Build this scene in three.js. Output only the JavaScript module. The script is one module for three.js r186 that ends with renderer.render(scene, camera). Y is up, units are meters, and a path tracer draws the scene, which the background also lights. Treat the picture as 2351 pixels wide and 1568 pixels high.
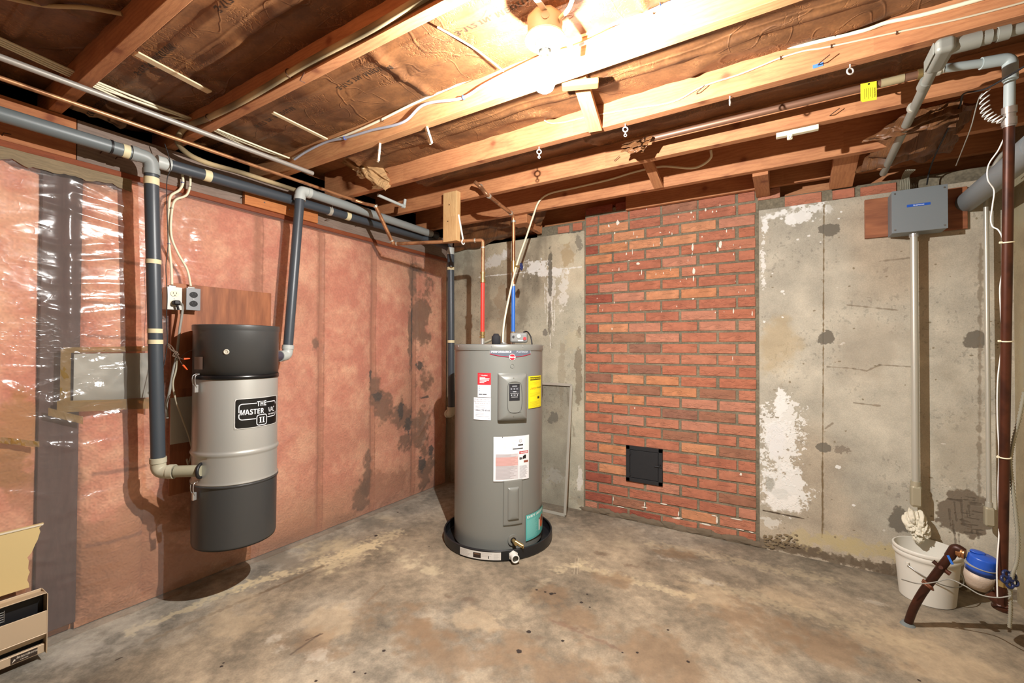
import * as THREE from 'three';
import { RoundedBoxGeometry } from 'three/addons/geometries/RoundedBoxGeometry.js';
import { mergeGeometries, mergeVertices } from 'three/addons/utils/BufferGeometryUtils.js';

// ---------------------------------------------------------------- camera, light, exposure
const scene = new THREE.Scene();
scene.background = new THREE.Color(0x000000);
const FW = 2351, FH = 1568, FOC = 1013.17, EYE = 1.15;
const camera = new THREE.PerspectiveCamera(2 * Math.atan(FH / 2 / FOC) * 180 / Math.PI, FW / FH, 0.05, 30);
camera.position.set(0, EYE, 0);
camera.rotation.order = 'YXZ';
camera.rotation.set(0.759 * Math.PI / 180, 31.65 * Math.PI / 180, 0.25 * Math.PI / 180);
camera.updateMatrixWorld(true);
scene.add(camera);
const renderer = new THREE.WebGLRenderer();
renderer.toneMapping = THREE.LinearToneMapping;
renderer.toneMappingExposure = 1.08;
renderer.shadowMap.enabled = true;
const BULB = new THREE.Vector3(-0.573, 1.905, -1.1);       // the one bare bulb that lights the basement
const BULB_COLOR = new THREE.Color(1.0, 0.985, 0.95);
const bulbLight = new THREE.PointLight(BULB_COLOR, 10.5);    // the glow to all sides
bulbLight.position.copy(BULB); bulbLight.castShadow = true; bulbLight.shadow.radius = 0.4;
const bulbDown = new THREE.SpotLight(BULB_COLOR, 9.5, 0, Math.PI / 2 * 0.995, 1);   // a lamp of this kind throws more light down than up
bulbDown.position.copy(BULB); bulbDown.target.position.set(BULB.x, 0, BULB.z); bulbDown.castShadow = true; bulbDown.shadow.radius = 0.4;
scene.add(bulbLight, bulbDown, bulbDown.target);

// ---------------------------------------------------------------- helpers
const V = (x, y, z) => new THREE.Vector3(x, y, z);
const XL = -2.396, ZB = -2.933, XR = 0.9, YJ = 2.052, ZF = 4.6, YTOP = 2.236;
function rayDir(px, py) { return V((px - FW / 2) / FOC, -(py - FH / 2) / FOC, -1).applyQuaternion(camera.quaternion); }
function onAxis(ax, val, px, py) { const d = rayDir(px, py), c = camera.position; return c.clone().addScaledVector(d, (val - c[ax]) / d[ax]); }
const onX = (px, py, x = XL) => onAxis('x', x, px, py), onY = (px, py, y = 0) => onAxis('y', y, px, py), onZ = (px, py, z = ZB) => onAxis('z', z, px, py);
function onPlane(px, py, p0, n) { const d = rayDir(px, py); return camera.position.clone().addScaledVector(d, p0.clone().sub(camera.position).dot(n) / d.dot(n)); }
function toPix(p) { const q = p.clone().sub(camera.position).applyQuaternion(camera.quaternion.clone().invert()); return [FW / 2 + FOC * q.x / -q.z, FH / 2 - FOC * q.y / -q.z]; }
function onCyl(px, py, cx, cz, r) {                          // first hit of a standing cylinder -> angle (atan2(x, z)) and height
  const d = rayDir(px, py), c = camera.position, ox = c.x - cx, oz = c.z - cz;
  const a = d.x * d.x + d.z * d.z, b = ox * d.x + oz * d.z, q = ox * ox + oz * oz - r * r;
  const t = (-b - Math.sqrt(Math.max(0, b * b - a * q))) / a;
  const p = c.clone().addScaledVector(d, t); return { th: Math.atan2(p.x - cx, p.z - cz), y: p.y, p };
}
function rng(seed) { let s = seed >>> 0; return () => { s = (s + 0x6D2B79F5) >>> 0; let t = Math.imul(s ^ (s >>> 15), 1 | s); t = (t + Math.imul(t ^ (t >>> 7), 61 | t)) ^ t; return ((t ^ (t >>> 14)) >>> 0) / 4294967296; }; }
const clamp = (x, a = 0, b = 1) => Math.min(b, Math.max(a, x)), sstep = (a, b, x) => { const t = clamp((x - a) / (b - a)); return t * t * (3 - 2 * t); }, lerp = (a, b, t) => a + (b - a) * t;
function h2(i, j) { let n = Math.imul(i, 374761393) + Math.imul(j, 668265263); n = Math.imul(n ^ (n >>> 13), 1274126177); return ((n ^ (n >>> 16)) >>> 0) / 4294967296; }
function vn(x, y) { const i = Math.floor(x), j = Math.floor(y); let u = x - i, v = y - j; u = u * u * (3 - 2 * u); v = v * v * (3 - 2 * v); const a = h2(i, j), b = h2(i + 1, j), c = h2(i, j + 1), d = h2(i + 1, j + 1); return a + (b - a) * u + (c - a) * v + (a - b - c + d) * u * v; }
function fbm(x, y, o = 4) { let s = 0, a = 0.5, t = 0; for (let k = 0; k < o; k++) { s += a * vn(x, y); t += a; a *= 0.5; x = x * 2.03 + 17.3; y = y * 2.03 + 9.1; } return s / t; }
const used = {};
function numbered(n) { used[n] = (used[n] || 0) + 1; return used[n] === 1 ? n : n + '_' + String(used[n] - 1).padStart(3, '0'); }
const things = [];
function thing(name, label, category, group) {
  const o = new THREE.Group(); o.name = numbered(name); o.userData = { kind: 'thing', label, category }; if (group) o.userData.group = group;
  scene.add(o); things.push(o); return o;
}
function struct(name, label) { const o = new THREE.Group(); o.name = name; o.userData = { kind: 'structure', label, category: name.split('_')[0] }; scene.add(o); return o; }
function part(name, g, m, parent, label) {
  const o = new THREE.Mesh(Array.isArray(g) ? merge(g) : g, m); o.name = name; o.castShadow = o.receiveShadow = true;
  if (label) o.userData.label = label; parent.add(o); return o;
}
function merge(list) {
  const gs = list.map(g => { let q = g.index ? g.toNonIndexed() : g; for (const k of Object.keys(q.attributes)) if (!['position', 'normal', 'uv'].includes(k)) q.deleteAttribute(k); return q; });
  return gs.length === 1 ? gs[0] : mergeGeometries(gs);
}
// sweep a round section along a polyline
function sweep(pts, r, seg = 12, cap = true) {
  pts = pts.filter((p, i) => i === 0 || p.distanceToSquared(pts[i - 1]) > 1e-10);
  const n = pts.length, pos = [], nor = [], uv = [], idx = []; let up = null, len = 0;
  const R = typeof r === 'function' ? r : () => r;
  for (let i = 0; i < n; i++) {
    const t = V(0, 0, 0); if (i > 0) t.add(pts[i].clone().sub(pts[i - 1]).normalize()); if (i < n - 1) t.add(pts[i + 1].clone().sub(pts[i]).normalize()); t.normalize();
    if (!up) { up = Math.abs(t.y) < 0.9 ? V(0, 1, 0) : V(1, 0, 0); } up.addScaledVector(t, -up.dot(t)).normalize();
    const s = V(0, 0, 0).crossVectors(t, up); if (i) len += pts[i].distanceTo(pts[i - 1]);
    const ri = R(i / (n - 1));
    for (let k = 0; k <= seg; k++) { const a = k / seg * Math.PI * 2, c = Math.cos(a), w = Math.sin(a); const d = up.clone().multiplyScalar(c).addScaledVector(s, w); pos.push(pts[i].x + d.x * ri, pts[i].y + d.y * ri, pts[i].z + d.z * ri); nor.push(d.x, d.y, d.z); uv.push(len, k / seg * 2 * Math.PI * ri); }
  }
  for (let i = 0; i < n - 1; i++) for (let k = 0; k < seg; k++) { const a = i * (seg + 1) + k, b = a + seg + 1; idx.push(a, a + 1, b, b, a + 1, b + 1); }
  if (cap) for (const e of [0, n - 1]) {
    const t = e ? pts[n - 1].clone().sub(pts[n - 2]).normalize() : pts[0].clone().sub(pts[1]).normalize(), c = pos.length / 3; pos.push(pts[e].x, pts[e].y, pts[e].z); nor.push(t.x, t.y, t.z); uv.push(0, 0);
    for (let k = 0; k <= seg; k++) { const q = (e * (seg + 1) + k) * 3; pos.push(pos[q], pos[q + 1], pos[q + 2]); nor.push(t.x, t.y, t.z); uv.push(0, 0); }
    for (let k = 0; k < seg; k++) e ? idx.push(c, c + 1 + k, c + 2 + k) : idx.push(c, c + 2 + k, c + 1 + k);
  }
  const g = new THREE.BufferGeometry(); g.setAttribute('position', new THREE.Float32BufferAttribute(pos, 3)); g.setAttribute('normal', new THREE.Float32BufferAttribute(nor, 3)); g.setAttribute('uv', new THREE.Float32BufferAttribute(uv, 2)); g.setIndex(idx); return fixWinding(g);
}
function fixWinding(g) {                                     // make the faces agree with the normals
  const p = g.attributes.position, n = g.attributes.normal, ix = g.index.array, a = V(), b = V(), c = V(), m = V();
  for (let i = 0; i < ix.length; i += 3) {
    a.fromBufferAttribute(p, ix[i]); b.fromBufferAttribute(p, ix[i + 1]); c.fromBufferAttribute(p, ix[i + 2]); m.fromBufferAttribute(n, ix[i]);
    if (b.sub(a).cross(c.sub(a)).dot(m) < 0) { const t = ix[i + 1]; ix[i + 1] = ix[i + 2]; ix[i + 2] = t; }
  }
  return g;
}
function fillet(pts, R, k = 6) {                             // round the corners of a polyline
  const o = [pts[0]];
  for (let i = 1; i < pts.length - 1; i++) {
    const a = pts[i - 1].clone().sub(pts[i]), b = pts[i + 1].clone().sub(pts[i]), la = a.length(), lb = b.length(); a.normalize(); b.normalize();
    const d = Math.min(R, la * 0.48, lb * 0.48), s = pts[i].clone().addScaledVector(a, d), e = pts[i].clone().addScaledVector(b, d);
    for (let j = 0; j <= k; j++) { const t = j / k; o.push(s.clone().multiplyScalar((1 - t) * (1 - t)).addScaledVector(pts[i], 2 * t * (1 - t)).addScaledVector(e, t * t)); }
  }
  o.push(pts[pts.length - 1]); return o;
}
const smooth = (pts, n = 40) => new THREE.CatmullRomCurve3(pts, false, 'centripetal').getPoints(n);
const rod = (a, b, r, seg = 14) => sweep([a, b], r, seg);
const cable = (pts, r, n = 50, seg = 8) => sweep(smooth(pts, n), r, seg);
function lathe(prof, cx, cz, seg = 64, y0 = 0) { const g = new THREE.LatheGeometry(prof.map(p => new THREE.Vector2(p[0], p[1])), seg); g.translate(cx, y0, cz); return g; }
function uvBox(g, scale = 1) {                                // box-projected uv in metres, u along the longest side
  g.computeBoundingBox(); const s = V(); g.boundingBox.getSize(s); const e = [s.x, s.y, s.z], L = e.indexOf(Math.max(...e)), p = g.attributes.position, n = g.attributes.normal, uv = new Float32Array(p.count * 2);
  for (let i = 0; i < p.count; i++) {
    const q = [p.getX(i), p.getY(i), p.getZ(i)], m = [Math.abs(n.getX(i)), Math.abs(n.getY(i)), Math.abs(n.getZ(i))], k = m.indexOf(Math.max(...m));
    let a = [0, 1, 2].filter(x => x !== k); if (a[1] === L) a = [a[1], a[0]]; uv[2 * i] = q[a[0]] * scale; uv[2 * i + 1] = q[a[1]] * scale + k * 0.37;
  }
  g.setAttribute('uv', new THREE.BufferAttribute(uv, 2)); return g;
}
function box(w, h, d, x, y, z, r = 0.0015, seg = 1) { const g = uvBox(new RoundedBoxGeometry(w, h, d, seg, Math.min(r, w * 0.45, h * 0.45, d * 0.45))); g.translate(x, y, z); return g; }
const span = (x0, x1, y0, y1, z0, z1, r) => box(Math.abs(x1 - x0), Math.abs(y1 - y0), Math.abs(z1 - z0), (x0 + x1) / 2, (y0 + y1) / 2, (z0 + z1) / 2, r);
function beam(a, b, w, t, side = V(0, 1, 0), r = 0.001) {      // a bar from a to b: w along `side`, t across
  const d = b.clone().sub(a), L = d.length(); d.normalize(); const s = side.clone().addScaledVector(d, -side.dot(d)).normalize(), u = V().crossVectors(d, s);
  const g = uvBox(new RoundedBoxGeometry(L, w, t, 1, Math.min(r, w * 0.4, t * 0.4))); g.applyMatrix4(new THREE.Matrix4().makeBasis(d, s, u)); const m = a.clone().add(b).multiplyScalar(0.5); g.translate(m.x, m.y, m.z); return g;
}
function grid(nu, nv, f, flip = false) {                      // surface from f(u, v) -> Vector3, uv from f.uv or u, v
  const pos = [], uv = [], idx = [];
  for (let j = 0; j <= nv; j++) for (let i = 0; i <= nu; i++) { const p = f(i / nu, j / nv); pos.push(p.x, p.y, p.z); p.uv ? uv.push(p.uv[0], p.uv[1]) : uv.push(i / nu, j / nv); }
  for (let j = 0; j < nv; j++) for (let i = 0; i < nu; i++) { const a = j * (nu + 1) + i, b = a + nu + 1; flip ? idx.push(a, b, a + 1, b, b + 1, a + 1) : idx.push(a, a + 1, b, b, a + 1, b + 1); }
  const g = new THREE.BufferGeometry(); g.setAttribute('position', new THREE.Float32BufferAttribute(pos, 3)); g.setAttribute('uv', new THREE.Float32BufferAttribute(uv, 2)); g.setIndex(idx); g.computeVertexNormals(); return g;
}
function pillow(c, thick, nu, nv, disp, back = V(0, 1, 0)) {    // a padded sheet between four corners, lying towards `back`
  const at = (u, v) => c[0].clone().multiplyScalar((1 - u) * (1 - v)).addScaledVector(c[1], u * (1 - v)).addScaledVector(c[2], u * v).addScaledVector(c[3], (1 - u) * v);
  const e = (u, v) => Math.pow(Math.sin(Math.PI * clamp(u)) * Math.sin(Math.PI * clamp(v)), 0.3);
  const n = V().crossVectors(c[1].clone().sub(c[0]), c[3].clone().sub(c[0])).normalize(); if (n.dot(back) > 0) n.negate();
  const sz = [c[0].distanceTo(c[1]), c[0].distanceTo(c[3])];
  const front = grid(nu, nv, (u, v) => { const p = at(u, v).addScaledVector(n, disp(u, v)); p.uv = [u * sz[0], v * sz[1]]; return p; });
  const rear = grid(nu, nv, (u, v) => { const p = at(u, v).addScaledVector(n, disp(u, v) * (1 - e(u, v)) - thick * e(u, v)); p.uv = [u * sz[0], v * sz[1]]; return p; }, true);
  return merge([front, rear]);
}
function cylPatch(cx, cz, r, t0, t1, y0, y1, nu = 16, nv = 1, bump = () => 0) {   // a curved sheet on a standing cylinder
  return grid(nu, nv, (u, v) => { const t = lerp(t0, t1, u), q = r + bump(u, v); return V(cx + Math.sin(t) * q, lerp(y0, y1, v), cz + Math.cos(t) * q); });
}
function lump(c, rx, ry, rz, amp, freq, seed, n = 20) {
  const g = mergeVertices(new THREE.IcosahedronGeometry(1, n).deleteAttribute('uv').deleteAttribute('normal')); const p = g.attributes.position;
  for (let i = 0; i < p.count; i++) { const x = p.getX(i), y = p.getY(i), z = p.getZ(i), k = 1 + amp * (fbm(x * freq + seed, y * freq + z * freq * 0.7 + seed, 3) * 2 - 1); p.setXYZ(i, c.x + x * k * rx, c.y + y * k * ry, c.z + z * k * rz); }
  g.computeVertexNormals(); const uv = new Float32Array(p.count * 2); for (let i = 0; i < p.count; i++) { uv[2 * i] = p.getX(i); uv[2 * i + 1] = p.getY(i); } g.setAttribute('uv', new THREE.BufferAttribute(uv, 2)); return g;
}
const torus = (c, R, r, axis = V(0, 1, 0), seg = 28) => { const g = new THREE.TorusGeometry(R, r, 8, seg); g.applyQuaternion(new THREE.Quaternion().setFromUnitVectors(V(0, 0, 1), axis.clone().normalize())); g.translate(c.x, c.y, c.z); return g; };

// ---------------------------------------------------------------- computed textures
function dataTex(w, h, fill, srgb = true, wrap = true) {
  const a = new Uint8Array(w * h * 4); for (let j = 0; j < h; j++) for (let i = 0; i < w; i++) { const c = fill(i, j), k = (j * w + i) * 4; a[k] = clamp(c[0], 0, 255); a[k + 1] = clamp(c[1], 0, 255); a[k + 2] = clamp(c[2], 0, 255); a[k + 3] = 255; }
  const t = new THREE.DataTexture(a, w, h); t.magFilter = t.minFilter = THREE.LinearFilter; if (srgb) t.colorSpace = THREE.SRGBColorSpace; if (wrap) t.wrapS = t.wrapT = THREE.RepeatWrapping; t.needsUpdate = true; return t;
}
class Paint {                                               // a picture of a surface, addressed in metres (a, b)
  constructor(a0, a1, b0, b1, w, h) { Object.assign(this, { a0, a1, b0, b1, w, h }); this.c = new Float32Array(w * h * 3); this.z = new Float32Array(w * h); }
  fill(f) { const { w, h, c } = this; for (let j = 0; j < h; j++) for (let i = 0; i < w; i++) { const a = lerp(this.a0, this.a1, (i + 0.5) / w), b = lerp(this.b0, this.b1, (j + 0.5) / h), q = f(a, b), k = (j * w + i) * 3; c[k] = q[0]; c[k + 1] = q[1]; c[k + 2] = q[2]; this.z[j * w + i] = q[3] || 0; } return this; }
  over(a, b, ra, rb, f) {                                   // f(a, b) -> [r, g, b, alpha, height]
    const { w, h, c } = this, sx = w / (this.a1 - this.a0), sy = h / (this.b1 - this.b0);
    const i0 = Math.max(0, Math.floor((a - ra - this.a0) * sx)), i1 = Math.min(w - 1, Math.ceil((a + ra - this.a0) * sx)), j0 = Math.max(0, Math.floor((b - rb - this.b0) * sy)), j1 = Math.min(h - 1, Math.ceil((b + rb - this.b0) * sy));
    for (let j = j0; j <= j1; j++) for (let i = i0; i <= i1; i++) { const q = f(this.a0 + (i + 0.5) / sx, this.b0 + (j + 0.5) / sy); if (!q || q[3] <= 0) continue; const k = (j * w + i) * 3, t = Math.min(1, q[3]); c[k] += (q[0] - c[k]) * t; c[k + 1] += (q[1] - c[k + 1]) * t; c[k + 2] += (q[2] - c[k + 2]) * t; if (q[4]) this.z[j * w + i] += q[4] * t; }
    return this;
  }
  blob(a, b, ra, rb, col, al = 1, rag = 0.6, fr = 14, soft = 0.25, ht = 0) {   // a stain with a ragged outline
    return this.over(a, b, ra * 1.5, rb * 1.5, (x, y) => { const d = Math.hypot((x - a) / ra, (y - b) / rb), n = (fbm(x * fr + a * 7, y * fr + b * 5, 3) * 0.62 + fbm(x * fr * 4.3 + b, y * fr * 4.3 + a, 3) * 0.38) * 2.3 - 1.15, t = sstep(0, soft, 1 - d + n * rag); return [col[0], col[1], col[2], t * al, ht]; });
  }
  line(a, b, c, d, wd, col, al = 1, rag = 0.4, ht = 0) {      // a crack, seam or scratch
    const dx = c - a, dy = d - b, L2 = dx * dx + dy * dy;
    return this.over((a + c) / 2, (b + d) / 2, Math.abs(dx) / 2 + wd * 3, Math.abs(dy) / 2 + wd * 3, (x, y) => { const t = clamp(((x - a) * dx + (y - b) * dy) / L2), e = Math.hypot(x - a - dx * t, y - b - dy * t), n = fbm(x * 60, y * 60, 2) * 2 - 1; return [col[0], col[1], col[2], al * sstep(1.35, 0.15, e / wd + n * rag), ht]; });
  }
  tex(srgb = true) { const { w, h, c } = this; return dataTex(w, h, (i, j) => { const k = (j * w + i) * 3; return [c[k], c[k + 1], c[k + 2]]; }, srgb, false); }
  bump(scale) { const { w, h, z } = this; return dataTex(w, h, (i, j) => { const v = 128 + z[j * w + i] * scale; return [v, v, v]; }, false, false); }
  map(a, b) { return [(a - this.a0) / (this.a1 - this.a0), (b - this.b0) / (this.b1 - this.b0)]; }
}
function reuv(g, f) { const p = g.attributes.position, uv = new Float32Array(p.count * 2); for (let i = 0; i < p.count; i++) { const q = f(p.getX(i), p.getY(i), p.getZ(i)); uv[2 * i] = q[0]; uv[2 * i + 1] = q[1]; } g.setAttribute('uv', new THREE.BufferAttribute(uv, 2)); return g; }
function canvasTex(w, h, draw) { const c = document.createElement('canvas'); c.width = w; c.height = h; const x = c.getContext('2d'); draw(x, w, h); const t = new THREE.CanvasTexture(c); t.colorSpace = THREE.SRGBColorSpace; return t; }
const M = (o) => new THREE.MeshStandardMaterial({ roughness: 0.6, ...o });
const MP = (o) => new THREE.MeshPhysicalMaterial({ roughness: 0.5, ...o });
const rep = (t, u, v) => { const q = t.clone(); q.repeat.set(u, v); q.needsUpdate = true; return q; };

// wood: grain runs along u
function woodTex(base, dark, seed, knots = 3) {
  const r = rng(seed), kn = Array.from({ length: knots }, () => [r() * 1024, r() * 256, 10 + r() * 10]);
  return dataTex(1024, 256, (i, j) => {
    let y = j; let kd = 0; for (const k of kn) { const dx = (i - k[0]) / 70, dy = (j - k[1]) / 22, d = dx * dx + dy * dy; y += 16 * (j > k[1] ? 1 : -1) * Math.exp(-d); kd = Math.max(kd, Math.exp(-((i - k[0]) ** 2 + (j - k[1]) ** 2) / (k[2] * k[2]))); }
    const wob = fbm(i * 0.006 + seed, j * 0.02, 3) * 30, g = 0.5 + 0.5 * Math.sin((y + wob) * 0.42 + fbm(i * 0.004, j * 0.01 + seed, 2) * 12), f = vn(i * 0.09, j * 1.3 + seed * 3), st = fbm(i * 0.012 + seed * 5, j * 0.03, 4);
    const t = clamp(0.17 * Math.pow(g, 2.0) + 0.26 * f + 0.5 * (st - 0.3) + kd * 0.9); return [lerp(base[0], dark[0], t), lerp(base[1], dark[1], t), lerp(base[2], dark[2], t)];
  });
}
const texFir = woodTex([206, 154, 104], [148, 92, 58], 3), texFirB = woodTex([198, 138, 92], [136, 80, 50], 11), texPine = woodTex([214, 176, 124], [168, 122, 76], 5, 2), texGrey = woodTex([142, 124, 112], [94, 78, 68], 8, 2), texPly = dataTex(512, 256, (i, j) => { const a = fbm(i * 0.012, j * 0.06, 4), b = fbm(i * 0.03 + 9, j * 0.3, 3), c = vn(i * 0.12, j * 1.5), w = 0.5 + 0.5 * Math.sin(j * 0.25 + 14 * fbm(i * 0.006, j * 0.02, 2)), t = clamp(1.3 * (a - 0.4) + 0.5 * (b - 0.5) + 0.2 * c + 0.2 * w); return [lerp(164, 112, t), lerp(102, 64, t), lerp(66, 40, t)]; });
const wood = (t, rough = 0.72, col = 0xffffff) => M({ map: rep(t, 1, 4), roughness: rough, color: col, bumpMap: rep(t, 1, 4), bumpScale: -0.0006 });
const mFir = wood(texFir), mFirB = wood(texFirB), mPine = wood(texPine), mGreyWood = wood(texGrey, 0.8), mPly = M({ map: rep(texPly, 0.8, 1.6), roughness: 0.6 });
const texMottle = dataTex(256, 256, (i, j) => { const v = 150 + 90 * (fbm(i * 0.05, j * 0.05, 4) - 0.5) + 40 * (vn(i * 0.4, j * 0.4) - 0.5); return [v, v, v]; }, false);
const mGalv = M({ color: 0xc4c2b6, metalness: 0.45, roughness: 0.4, bumpMap: rep(texMottle, 3, 3), bumpScale: 0.0004 });
const mSteel = M({ color: 0xa9aaa8, metalness: 0.9, roughness: 0.3 }), mZinc = M({ color: 0xd9dcdc, metalness: 0.8, roughness: 0.28 });
const texCop = dataTex(512, 64, (i, j) => { const a = fbm(i * 0.02, j * 0.05, 4), b = fbm(i * 0.09 + 40, j * 0.1, 3), t = sstep(0.45, 0.7, a) * 0.8 + (b - 0.5) * 0.4; return [lerp(188, 124, clamp(t)), lerp(136, 84, clamp(t)), lerp(96, 58, clamp(t))]; });
const mCopper = M({ map: rep(texCop, 1.5, 6), metalness: 0.55, roughness: 0.38 });
const mBrownCop = M({ map: rep(texCop, 1.2, 6), color: 0x6e5249, metalness: 0.3, roughness: 0.45 });
const mBrass = M({ color: 0xb39a66, metalness: 0.75, roughness: 0.3 });
const mSolder = M({ color: 0xc8c4b8, metalness: 0.7, roughness: 0.45 });
const mPvcDark = M({ color: 0x3f464d, roughness: 0.38 }), mPvcGrey = M({ color: 0x8a908f, roughness: 0.45 }), mPvcPale = M({ color: 0xb2b7b3, roughness: 0.42 }), mPvcTan = M({ color: 0xb5b09a, roughness: 0.45 });
const mTape = M({ color: 0xd8cda6, roughness: 0.6 }), mCream = M({ color: 0xe3dcc0, roughness: 0.5 }), mWhite = M({ color: 0xe8e8e4, roughness: 0.5 }), mBlack = M({ color: 0x17171a, roughness: 0.5 }), mBlackGloss = MP({ color: 0x101113, roughness: 0.3 });
const mTanCable = M({ color: 0xa98e63, roughness: 0.7 }), mGreyCable = M({ color: 0x8c8a82, roughness: 0.6 }), mBlueGrey = M({ color: 0xaab0bd, roughness: 0.5 }), mBluePlastic = M({ color: 0x2a4aa0, roughness: 0.45 }), mOrange = M({ color: 0xe2541f, roughness: 0.45 }), mRust = M({ color: 0x4a2d20, roughness: 0.7, metalness: 0.3 });

// ---------------------------------------------------------------- the room
const wz = (px, py) => { const p = onZ(px, py); return [p.x, p.y]; }, wf = (px, py) => { const p = onY(px, py); return [p.x, p.z]; }, wl = (px, py) => { const p = onX(px, py); return [p.z, p.y]; };
const WHITE = [232, 232, 228];
{ // floor: worn concrete, tan with grey and pale mineral streaks
  const P = new Paint(-2.6, 1.0, -3.05, 0.55, 2048, 2048);
  P.fill((x, z) => {
    const a = fbm(x * 2.1 + 3, z * 2.1, 5), b = fbm(x * 7 + 30, z * 7 + 4, 4), c = vn(x * 240, z * 240), e = fbm(x * 38, z * 38, 3), s = fbm((x + z) * 1.4, (x - z) * 6 + 8, 4);
    const grey = sstep(-1.95, -2.35, x + 0.25 * (a - 0.5)) * 0.85 + 0.35 * sstep(0.5, 0.7, fbm(x * 1.7 + 60, z * 1.7, 4)) + 0.35 * sstep(-2.3, -2.8, z + 0.3 * (a - 0.5));
    const k = (0.86 + 0.32 * (a - 0.5) + 0.34 * (b - 0.5) + 0.10 * (c - 0.5) + 0.26 * (e - 0.5) + 0.3 * (s - 0.5));
    const t = clamp(grey); return [lerp(156, 166, t) * k, lerp(140, 159, t) * k, lerp(117, 144, t) * k, (c - 0.5) * 0.5 + (e - 0.5) * 0.8];
  });
  const B = (px, py, ra, rb, col, al, rag = 0.7, fr = 6, soft = 0.9) => { const q = wf(px, py); P.blob(q[0], q[1], ra, rb, col, al, rag, fr, soft); };
  const Ln = (x0, y0, x1, y1, w, col, al, rag = 0.5) => { const a = wf(x0, y0), b = wf(x1, y1); P.line(a[0], a[1], b[0], b[1], w, col, al, rag); };
  // pale mineral tide lines
  for (const [x0, y0, x1, y1, w, al] of [[560, 1345, 860, 1250, 0.045, 0.75], [300, 1450, 560, 1345, 0.03, 0.55], [760, 1300, 900, 1225, 0.06, 0.55], [1330, 1300, 1590, 1370, 0.03, 0.45], [1280, 1310, 1340, 1290, 0.03, 0.4], [1500, 1250, 1900, 1330, 0.05, 0.3], [1600, 1330, 2100, 1480, 0.05, 0.28], [1150, 1420, 1260, 1330, 0.02, 0.2]]) Ln(x0, y0, x1, y1, w, [208, 190, 152], al, 1.3);
  B(800, 1270, 0.28, 0.2, [206, 188, 150], 0.6, 1.1, 7); B(930, 1285, 0.14, 0.1, [212, 196, 162], 0.55, 1.2, 12); B(880, 1190, 0.16, 0.12, [196, 178, 142], 0.35); B(990, 1310, 0.07, 0.05, [206, 190, 156], 0.5, 1.1, 16); B(1440, 1250, 0.12, 0.08, [200, 184, 152], 0.3);
  B(640, 1280, 0.28, 0.1, [120, 112, 98], 0.75, 1.0, 8); B(850, 1195, 0.22, 0.09, [110, 104, 92], 0.7, 1.0, 8); B(300, 1440, 0.3, 0.12, [190, 182, 166], 0.5, 1.1, 8); B(170, 1500, 0.2, 0.1, [196, 190, 178], 0.4, 1.2, 12);
  for (const [px, py, r] of [[930, 1440, 0.22], [1010, 1500, 0.24], [1330, 1420, 0.2], [1250, 1360, 0.15], [1500, 1500, 0.25], [1700, 1420, 0.25], [1230, 1520, 0.25], [1420, 1330, 0.13], [1900, 1480, 0.25], [1560, 1270, 0.12], [700, 1480, 0.2]]) B(px, py, r, r * 0.7, [124, 98, 72], 0.55, 1.0, 7, 0.7);
  for (const [px, py, r] of [[760, 1420, 0.15], [540, 1420, 0.2], [1080, 1420, 0.12], [1650, 1370, 0.2], [2100, 1500, 0.25], [1800, 1370, 0.14]]) B(px, py, r, r * 0.7, [190, 166, 132], 0.4, 1.0, 8, 0.6);
  for (const [px, py, r] of [[1490, 1293, 0.05], [1455, 1300, 0.06], [1380, 1270, 0.05], [1075, 1375, 0.05], [1030, 1370, 0.03], [1240, 1465, 0.04], [1300, 1430, 0.05], [1345, 1445, 0.05]]) B(px, py, r, r * 0.6, [96, 78, 62], 0.55, 0.9, 20);
  for (const [px, py, r] of [[1232, 1354, 0.007], [1252, 1359, 0.008], [1266, 1363, 0.012], [1274, 1362, 0.006], [1348, 1364, 0.006], [1335, 1383, 0.009], [1354, 1394, 0.005], [1214, 1450, 0.011], [1292, 1471, 0.007], [1192, 1495, 0.012], [881, 1494, 0.007], [839, 1546, 0.005], [813, 1543, 0.005], [725, 1563, 0.006], [1463, 1498, 0.006], [1580, 1519, 0.007], [1533, 1446, 0.006], [513, 1522, 0.005], [508, 1530, 0.006], [2110, 1562, 0.006], [863, 1230, 0.012], [985, 1255, 0.006], [1429, 1498, 0.004], [913, 1176, 0.008]]) B(px, py, r, r, [38, 28, 22], 0.95, 0.35, 90, 0.3);
  Ln(668, 1502, 735, 1455, 0.006, [78, 64, 52], 0.6); Ln(703, 1470, 740, 1455, 0.004, [70, 50, 38], 0.6); Ln(845, 1380, 882, 1345, 0.009, [116, 92, 70], 0.5); Ln(1270, 1425, 1420, 1490, 0.012, [100, 70, 56], 0.4, 1.2); Ln(1200, 1320, 1260, 1350, 0.006, [112, 92, 70], 0.4); Ln(267, 1515, 280, 1509, 0.004, [50, 38, 30], 0.8);
  Ln(600, 1362, 740, 1300, 0.012, [98, 80, 60], 0.6, 1.0); Ln(340, 1470, 600, 1362, 0.014, [120, 104, 84], 0.5, 1.2); Ln(1318, 1318, 1321, 1282, 0.003, [186, 172, 148], 0.5); Ln(1325, 1318, 1328, 1280, 0.003, [186, 172, 148], 0.5);
  for (const [px, py] of [[640, 1475], [730, 1507], [1540, 1285], [1620, 1335], [2000, 1380]]) B(px, py, 0.07, 0.04, [214, 206, 192], 0.35, 1.3, 24);
  const mFloor = M({ map: P.tex(), bumpMap: P.bump(50), bumpScale: 0.004, roughness: 0.78 });
  const f = struct('floor', 'worn tan concrete floor with pale mineral streaks and dark specks');
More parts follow.
